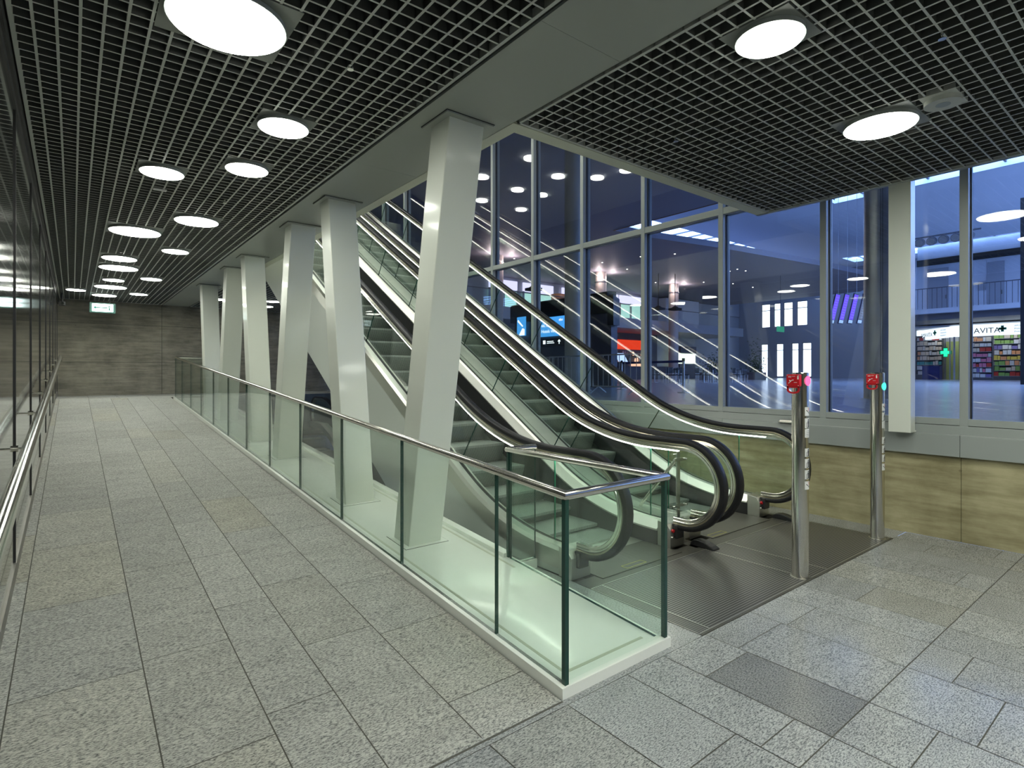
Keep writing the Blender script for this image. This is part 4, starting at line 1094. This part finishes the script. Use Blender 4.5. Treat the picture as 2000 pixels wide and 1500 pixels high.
for k, w in enumerate(('APOTHEKE', 'PHARMACIE', 'PHARMACY')): text('small_lettering', w, .17, (54.98, 9.35, 5.10 - .22 * k), R_, 'letter_grey', t)
t = thing('pharmacy_sign', 'slanted lit white pharmacy sign turned towards the left', 'sign', (57, 14.8, 4.5), 'lit pharmacy signs')
A, Bp = (58.9, 16.55), (55.02, 13.0); m = MB(); m.slab_xy([A, Bp, (55.3, 12.97), (59.2, 16.5)], 4.50, 5.38); m.build('lit_panel', 'pharm_sign', t)
th = math.atan2(Bp[1] - A[1], Bp[0] - A[0]); ux, uy = math.cos(th), math.sin(th); nx, ny = math.sin(th), -math.cos(th)
def on(s, z, d=.02): return (A[0] + ux * s + nx * d, A[1] + uy * s + ny * d, z)
text('lettering', 'AMAVITA', .50, on(.75, 4.72), (PI / 2, 0, th), 'letter_black', t, sx=.78)
m = MB(); cross(m, on(2.78, 5.0, .01), (ux, uy, 0), (nx, ny, 0), .42, .03); m.build('green_cross', 'letter_green', t)
for k, w in enumerate(('APOTHEKE', 'PHARMACIE', 'PHARMACY')): text('small_lettering', w, .15, on(3.55, 5.10 - .22 * k), (PI / 2, 0, th), 'letter_grey', t)
t = thing('cross_sign', 'glowing green cross sign hanging in the pharmacy window', 'sign', (55.9, 13.75, 3.3))
m = MB(); cross(m, (55.9, 13.75, 3.30), (.45, -.9, 0), (-.9, -.45, 0), .80, .08); m.build('housing', 'letter_green', t)
m = MB(); m.tube([(55.9, 13.75, 3.7), (55.9, 13.75, 5.36)], .02, 6); m.build('hanger', 'hall_dark', t)
m = MB(); cross(m, (55.83, 13.715, 3.30), (.45, -.9, 0), (-.9, -.45, 0), .66, .05); m.build('lit_cross', 'cross_green', t)
for (q, lb) in (((55.6, 9.0, 55.9, 12.6), 'bright strip lamp over the front shelf of the pharmacy'), ((57.2, 12.5, 57.5, 14.6), 'bright strip lamp over the back shelf of the pharmacy')):
    m = MB(); m.box(q[0], q[1], 5.25, q[2], q[3], 5.349); tag(m.build('pharmacy_lamp', 'pharm_lamp'), lb, 'lamp')
cols_ = [('prod_red', (.65, .06, .04)), ('prod_white', (.78, .76, .72)), ('prod_orange', (.85, .38, .16)), ('prod_pink', (.80, .25, .36)), ('prod_teal', (.08, .40, .38)), ('prod_yellow', (.80, .62, .10)), ('prod_cream', (.80, .68, .52)), ('prod_violet', (.25, .20, .45)), ('prod_green', (.30, .50, .12))]
for n, c in cols_: pbr(n, c, .5)
rnd = random.Random(9)
def shelf(label, glabel, x, ya, yb, z0, n, dz, pal, dark_low=0):
    t = thing('pharmacy_shelf', label, 'shelf', (x, (ya + yb) / 2, HF), 'pharmacy shelves')
    m = MB(); m.box(x + .34, ya, HF, x + .38, yb, z0 + n * dz); m.build('back_panel', 'hall_dark', t)
    for k in range(n):
        m = MB(); m.box(x, ya, z0 + k * dz - .03, x + .34, yb, z0 + k * dz); m.build('shelf_board', 'hall_grey', t)
    m = MB(); m.box(x, ya - .04, HF, x + .36, ya, z0 + n * dz); m.box(x, yb, HF, x + .36, yb + .04, z0 + n * dz); m.build('side_panel', 'hall_dark', t)
    m = MB(); m.box(x + .02, ya, HF, x + .34, yb, z0 - .04); m.build('plinth', 'hall_dark', t)
    for k in range(n):
        y = ya + .05; p = pal[k % len(pal)]
        while y < yb - .1:
            w = rnd.uniform(.16, .40); w = min(w, yb - y - .02); h = dz * rnd.uniform(.55, .85)
            m = MB(); m.box(x + .04, y, z0 + k * dz, x + .30, y + w - .03, z0 + k * dz + h)
            o = m.build('product_box', rnd.choice(p)); tag(o, glabel, 'box', glabel + ' group')
            y += w
P1 = [['prod_white', 'prod_yellow'], ['prod_white', 'prod_white', 'prod_teal'], ['prod_teal', 'prod_white'], ['prod_cream', 'prod_orange'], ['prod_orange', 'prod_white', 'prod_cream'], ['prod_cream', 'prod_white'], ['prod_white', 'prod_cream'], ['prod_red', 'prod_red', 'prod_white']]
P2 = [['prod_violet', 'prod_white'], ['prod_pink', 'prod_white', 'prod_violet'], ['prod_pink', 'prod_white', 'prod_red'], ['prod_white', 'prod_pink'], ['prod_pink', 'prod_pink', 'prod_white'], ['prod_red', 'prod_cream', 'prod_white'], ['prod_cream', 'prod_white'], ['prod_orange', 'prod_white', 'prod_cream']]
P3 = [['prod_red', 'prod_white', 'prod_green'], ['prod_green', 'prod_cream', 'prod_red'], ['prod_orange', 'prod_green', 'prod_white'], ['prod_yellow', 'prod_yellow', 'prod_orange'], ['prod_orange', 'prod_white'], ['prod_white', 'prod_violet'], ['prod_white', 'prod_green'], ['prod_cream', 'prod_green']]
shelf('pharmacy shelf with red top row under the slanted sign', 'small carton on the pharmacy shelf under the slanted sign', 57.9, 14.45, 16.3, 1.5, 8, .42, P1)
shelf('pharmacy shelf with pink goods right of the window mullion', 'small carton on the pharmacy shelf with pink goods', 55.6, 10.75, 12.75, 1.3, 8, .40, P2)
shelf('pharmacy shelf with yellow and green goods at the right', 'small carton on the pharmacy shelf with yellow and green goods', 57.0, 9.1, 11.0, 1.4, 8, .42, P3)
m = MB(); m.box(58.6, 13.2, HF, 58.7, 14.35, 4.3); tag(m.build('lime_panel', 'lime_panel'), 'yellow green panel inside the pharmacy beside the green cross', 'panel')
m = MB(); m.box(55.4, 13.3, HF, 55.5, 13.36, 4.5); m.box(55.0, 12.9, HF, 55.1, 13.0, 4.5); struct(m.build('trim_9', 'hall_grey'))
m = MB(); m.box(56.2, 14.2, HF, 56.9, 15.4, 2.2); m.box(56.15, 14.15, 2.2, 56.95, 15.45, 2.24); tag(m.build('pharmacy_counter', 'belt_blue'), 'dark blue counter in front of the pharmacy shelf', 'counter')
m = MB(); m.box(55.6, 8.3, HF, 56.4, 9.0, 3.1); tag(m.build('display_rack', 'hall_dark'), 'dark display rack at the right edge of the pharmacy', 'rack')

# departure boards
Fv, Rv = Vector((math.sin(math.radians(38.285)), math.cos(math.radians(38.285)), 0)), Vector((math.cos(math.radians(38.285)), -math.sin(math.radians(38.285)), 0))
wv = Rv * .35 + Fv * .30; tv = Rv * .46 + Fv * .25
blab = ['violet departure board, first of the hanging row from the left', 'violet departure board, second of the hanging row from the left', 'violet departure board, third of the hanging row from the left', 'grey information board at the right end of the hanging row of departure boards']
for k in range(4):
    o0 = Vector((26.7, 10.75, 3.88)) + Rv * (.42 * k - .05)
    t = thing('departure_board', blab[k], 'display board', o0, 'hanging departure boards')
    def slab(m, a, b, c, d, off):
        n = wv.cross(tv + Vector((0, 0, 1.35))).normalized()
        if n.dot(Fv) > 0: n = -n
        P = []
        for dd in (off, off + .05):
            for (u, v) in ((a, c), (b, c), (b, d), (a, d)): P.append(o0 + wv * u + (tv + Vector((0, 0, 1.35))) * v + n * dd)
        m.hexa(P)
    m = MB(); slab(m, -.04, 1.04, -.02, 1.02, -.055); m.build('housing', 'hall_dark', t)
    m = MB(); slab(m, .02, .98, .13, .98, -.04); m.build('screen', 'board_violet' if k < 3 else 'board_grey', t)
    m = MB(); slab(m, .02, .98, .01, .11, -.04); m.build('lower_band', 'board_band', t)
    m = MB()
    for i in range(9): slab(m, .1, .9, .20 + .085 * i, .205 + .085 * i, -.038)
    m.build('text_row', 'board_band', t)
    m = MB(); a = o0 + wv * .5 + tv + Vector((0, 0, 1.35)); m.tube([a, (a.x, a.y, HZ1)], .008, 6); m.build('hanger', 'hall_white', t)
# stage lights
m = MB(); m.tube([(40, 8.2, 9.75), (40, 12.2, 9.75)], .05, 8); m.tube([(40, 9, 9.75), (40, 9, HZ1)], .03, 6); m.tube([(40, 11.6, 9.75), (40, 11.6, HZ1)], .03, 6)
tag(m.build('lighting_bar', 'hall_dark'), 'dark bar carrying a row of spotlights below the hall ceiling', 'bar')
sp = None
for k in range(6):
    y = 8.7 + .58 * k
    if sp is None:
        sp = thing('spotlight', 'round spotlight in the row on the bar below the hall ceiling', 'spotlight', (39.9, y, 9.45), 'spotlights on the bar')
        m = MB(); m.tube([(39.95, y, 9.45), (39.65, y, 9.38)], .24, 20); m.build('housing', 'hall_dark', sp)
        m = MB(); m.tube([(39.66, y, 9.385), (39.63, y, 9.375)], .20, 20); m.build('lens', 'steel_bright', sp)
        m = MB(); m.box(39.88, y - .03, 9.45, 40.0, y + .03, 9.75); m.build('yoke', 'hall_dark', sp)
    else: dup(sp, (39.9, y, 9.45))

# black kiosk with screens
t = thing('kiosk', 'black kiosk block with a deep hood and lit blue screens', 'kiosk', (16, 17, HF))
m = MB(); m.slab_xz([(16.0, 3.95), (16.0, 4.72), (16.12, 4.78), (16.5, 4.78), (16.5, 3.95)], 14.4, 20.4); m.build('hood', 'black_matte', t)
m = MB(); m.slab_xz([(16.0, 3.45), (16.0, 4.6), (16.35, 4.45), (16.35, 3.45)], 14.1, 14.4); m.build('end_panel', 'black_plastic', t)
m = MB(); m.box(16.1, 14.3, HF, 16.45, 20.2, 3.95); m.build('body', 'hall_dark', t)
for (a, b, c, d) in ((19.25, 19.85, 3.32, 4.18), (16.3, 18.25, 3.20, 4.02)):
    s = MB(); s.box(15.96, a, c, 16.0, b, d); s = s.build('screen', 'screen_blue', t)
    if a < 18:
        text('lettering', 'tel, im ...', .20, (15.95, 18.15, 3.62), R_, 'text_glow', s); text('lettering', 'Hotels mit', .20, (15.95, 18.15, 3.36), R_, 'text_glow', s); text('lettering', 'ebo', .16, (15.95, 17.05, 3.82), R_, 'text_glow', s)
    else:
        m = MB(); m.slab_yz([(19.7, 3.34), (19.3, 3.34), (19.3, 3.62), (19.45, 3.66)], 15.945, 15.955); m.slab_yz([(19.8, 3.98), (19.45, 3.72), (19.4, 3.76), (19.75, 4.06)], 15.945, 15.955); m.build('picture', 'text_glow', s)
m = MB(); m.box(15.97, 16.5, 2.78, 16.02, 18.35, 3.12); s = m.build('direction_sign', 'black_matte', t)
m = MB(); m.box(15.955, 17.9, 2.88, 15.965, 18.05, 3.04)
m.box(15.955, 17.4, 2.97, 15.965, 17.8, 3.0); m.box(15.955, 17.35, 2.90, 15.965, 17.8, 2.93); m.box(15.955, 17.02, 2.86, 15.965, 17.06, 3.02); m.slab_yz([(17.13, 2.96), (16.95, 2.96), (17.04, 3.05)], 15.955, 15.965); m.build('symbol', 'text_glow', s)

# belt barrier
def stanchion(x, y, lb):
    t = thing('stanchion', lb, 'stanchion', (x, y, HF), 'belt barrier posts')
    m = MB(); m.disc(x, y, HF, HF + .02, .17, 24); m.build('base', 'steel_satin', t)
    m = MB(); m.disc(x, y, HF + .02, HF + .96, .035, 16); m.build('pole', 'steel', t, smooth=True)
    m = MB(); m.disc(x, y, HF + .90, HF + .985, .042, 16); m.build('belt_head', 'black_plastic', t)
    return t
stanchion(13.69, 9.44, 'steel belt post standing free on the blue shining hall floor')
stanchion(14.6, 12.5, 'steel belt post close to the black kiosk')
m = MB(); a, b = Vector((13.69, 9.48, HF + .93)), Vector((14.6, 12.46, HF + .93))
m.hexa([(a.x, a.y, HF + .86), (a.x + .01, a.y, HF + .86), (b.x + .01, b.y, HF + .86), (b.x, b.y, HF + .86), (a.x, a.y, HF + .93), (a.x + .01, a.y, HF + .93), (b.x + .01, b.y, HF + .93), (b.x, b.y, HF + .93)])
tag(m.build('belt', 'belt_blue'), 'dark blue belt stretched between the two belt posts', 'belt')
# crowd barriers
def barrier(x, ya, yb, lb):
    t = thing('crowd_barrier', lb, 'barrier', (x, (ya + yb) / 2, HF), 'steel crowd barriers')
    m = MB(); m.tube([(x, ya, HF + .2), (x, ya, HF + 1.05), (x, yb, HF + 1.05), (x, yb, HF + .2), (x, ya, HF + .2)], .02, 8); m.build('frame', 'steel_satin', t)
    m = MB(); n = 9
    for i in range(1, n): y = ya + (yb - ya) * i / n; m.tube([(x, y, HF + .2), (x, y, HF + 1.05)], .01, 6)
    m.build('bar', 'steel_satin', t)['kind'] = 'stuff'
    m = MB()
    for y in (ya + .2, yb - .2): m.tube([(x - .3, y, HF + .02), (x, y, HF + .2), (x + .3, y, HF + .02)], .018, 6)
    m.build('foot', 'steel_satin', t)
barrier(11.8, 12.9, 14.6, 'steel crowd barrier farthest to the left behind the handrail')
barrier(11.5, 11.0, 12.7, 'steel crowd barrier in front of the olive round column')
barrier(11.3, 9.0, 10.7, 'steel crowd barrier nearest to the tall mullion')

# cafe at the rear
m = MB(); m.box(35.5, 32.9, HF, 43.5, 33.2, 5.2); struct(m.build('wall_cafe', 'hall_dark'))
t = thing('cafe_shelf', 'red lit back wall and shelf of the cafe under the mezzanine', 'shelf', (38.5, 32.7, HF))
m = MB(); m.box(36.2, 32.8, 3.75, 42.5, 32.9, 4.6); m.build('red_panel', 'cafe_red', t)
m = MB(); m.box(36.2, 32.5, 2.55, 42.5, 32.9, 2.62); m.box(36.2, 32.5, 3.15, 42.5, 32.9, 3.2); m.build('shelf_board', 'hall_dark', t)
m = MB(); m.box(39.6, 32.75, 1.9, 42.0, 32.88, 2.5); m.build('orange_panel', 'cafe_warm', t)
rnd = random.Random(21)
for k in range(22):
    x = 36.4 + .28 * k; lv = rnd.choice((2.62, 3.2)); h = rnd.uniform(.28, .45)
    m = MB(); m.disc(x, 32.68, lv, lv + h * .7, .08, 10); m.disc(x, 32.68, lv + h * .7, lv + h, .08, 10, r2=.03)
    tag(m.build('bottle', rnd.choice(['prod_white', 'cafe_warm', 'prod_red', 'prod_cream'])), 'bottle on the red lit cafe shelf', 'bottle', 'bottles on the cafe shelf')
m = MB(); m.box(36.0, 30.6, HF, 42.5, 31.3, 2.15); m.box(35.9, 30.5, 2.15, 42.6, 31.4, 2.2); tag(m.build('cafe_counter', 'hall_dark'), 'long dark counter of the cafe', 'counter')
t = thing('display_case', 'lit pale display case right of the cafe', 'display case', (47, 32, HF))
m = MB(); m.box(45.8, 32.0, 2.55, 48.4, 32.6, 3.5); m.build('lit_front', 'case_glow', t); m = MB(); m.box(45.8, 32.0, HF, 48.4, 32.7, 2.5); m.box(45.8, 31.9, 3.55, 48.4, 32.7, 4.2); m.build('cabinet', 'hall_dark', t)
for (x, y, lb) in ((22.9, 20.3, 'bluish white menu screen on a stand, left one of two'), (23.6, 20.1, 'bluish white menu screen on a stand, right one of two')):
    t = thing('menu_screen', lb, 'screen', (x, y, HF), 'menu screens before the cafe')
    m = MB(); m.hexa([(x - .28, y, 2.25), (x + .28, y - .1, 2.25), (x + .28, y, 2.25), (x - .28, y + .08, 2.25), (x - .40, y + .2, 2.72), (x + .16, y + .1, 2.72), (x + .16, y + .18, 2.72), (x - .40, y + .28, 2.72)]); m.build('panel', 'screen_white', t)
    m = MB(); m.tube([(x, y + .15, HF), (x, y + .12, 2.3)], .04, 8); m.disc(x, y + .15, HF, HF + .03, .25, 16); m.build('stand', 'black_matte', t)
tb = ch = None
tp = [(24.5, 17.2), (26.2, 18.6), (28.0, 17.4), (29.6, 19.0), (31.2, 17.6), (27.0, 20.6), (30.2, 21.0)]
for (x, y) in tp:
    if tb is None:
        tb = thing('cafe_table', 'dark cafe table in the group behind the belt post', 'table', (x, y, HF), 'cafe tables in the hall')
        m = MB(); m.disc(x, y, HF + .72, HF + .75, .38, 24); m.build('tabletop', 'hall_dark', tb); m = MB(); m.disc(x, y, HF + .02, HF + .72, .035, 10); m.build('column', 'steel_satin', tb); m = MB(); m.disc(x, y, HF, HF + .02, .22, 16); m.build('base', 'steel_satin', tb)
    else: dup(tb, (x, y, HF))
    for s in (-1, 1):
        cx, cy = x + .62 * s, y + .15 * s
        if ch is None:
            ch = thing('cafe_chair', 'dark cafe chair standing at a cafe table', 'chair', (cx, cy, HF), 'cafe chairs in the hall')
            m = MB(); m.box(cx - .2, cy - .2, HF + .43, cx + .2, cy + .2, HF + .47); m.build('seat', 'black_matte', ch)
            m = MB(); m.box(cx - .2, cy + .17, HF + .55, cx + .2, cy + .2, HF + .85); m.build('backrest', 'black_matte', ch)
            for a in (-.18, .18):
                for b in (-.18, .18):
                    m = MB(); m.tube([(cx + a, cy + b, HF), (cx + a, cy + b, HF + (.85 if b > 0 else .43))], .013, 6); m.build('leg', 'steel_satin', ch)
        else: dup(ch, (cx, cy, HF))
# planters
def planter(x, y, w, h, lb, seed):
    t = thing('planter', lb, 'planter', (x, y, HF), 'planters in the hall'); r = random.Random(seed)
    m = MB(); m.box(x - w / 2, y - .35, HF, x + w / 2, y + .35, HF + .6); m.build('trough', 'hall_dark', t)
    m = MB()
    for i in range(500):
        p = Vector((x + r.gauss(0, w * .26), y + r.gauss(0, .25), HF + .6 + abs(r.gauss(0, h * .5)))); d = Vector((r.uniform(-1, 1), r.uniform(-1, 1), r.uniform(-.3, 1))).normalized() * .20; e = d.cross(Vector((r.uniform(-1, 1), r.uniform(-1, 1), 1))).normalized() * .08
        m.poly([p - e, p + d * .5 - e * .6 + e, p + d, p + e])
    m.build('foliage', 'foliage', t)
planter(40.5, 25.0, 3.2, 1.3, 'dark planter with a bushy plant at the left of the bright doors', 1)
planter(44.0, 23.4, 1.8, 1.9, 'dark planter with a tall plant before the bright doors', 2)
t = thing('green_sign', 'small green exit sign hanging in the hall before the bright doors', 'sign', (42, 20.5, 5.0))
m = MB(); m.box(41.6, 20.45, 4.75, 42.6, 20.55, 5.15); m.build('panel', 'sign_green_glow', t); m = MB(); m.tube([(42.1, 20.5, 5.15), (42.1, 20.5, 9.0)], .02, 6); m.build('hanger', 'hall_dark', t)

# consistent outward normals
import bmesh
for me in bpy.data.meshes:
    if len(me.polygons) > 4000 or any(m_ and m_.name in ('granite_flamed', 'granite_polished', 'granite_hall') for m_ in me.materials): continue
    bm = bmesh.new(); bm.from_mesh(me); bmesh.ops.recalc_face_normals(bm, faces=bm.faces); bm.to_mesh(me); bm.free()
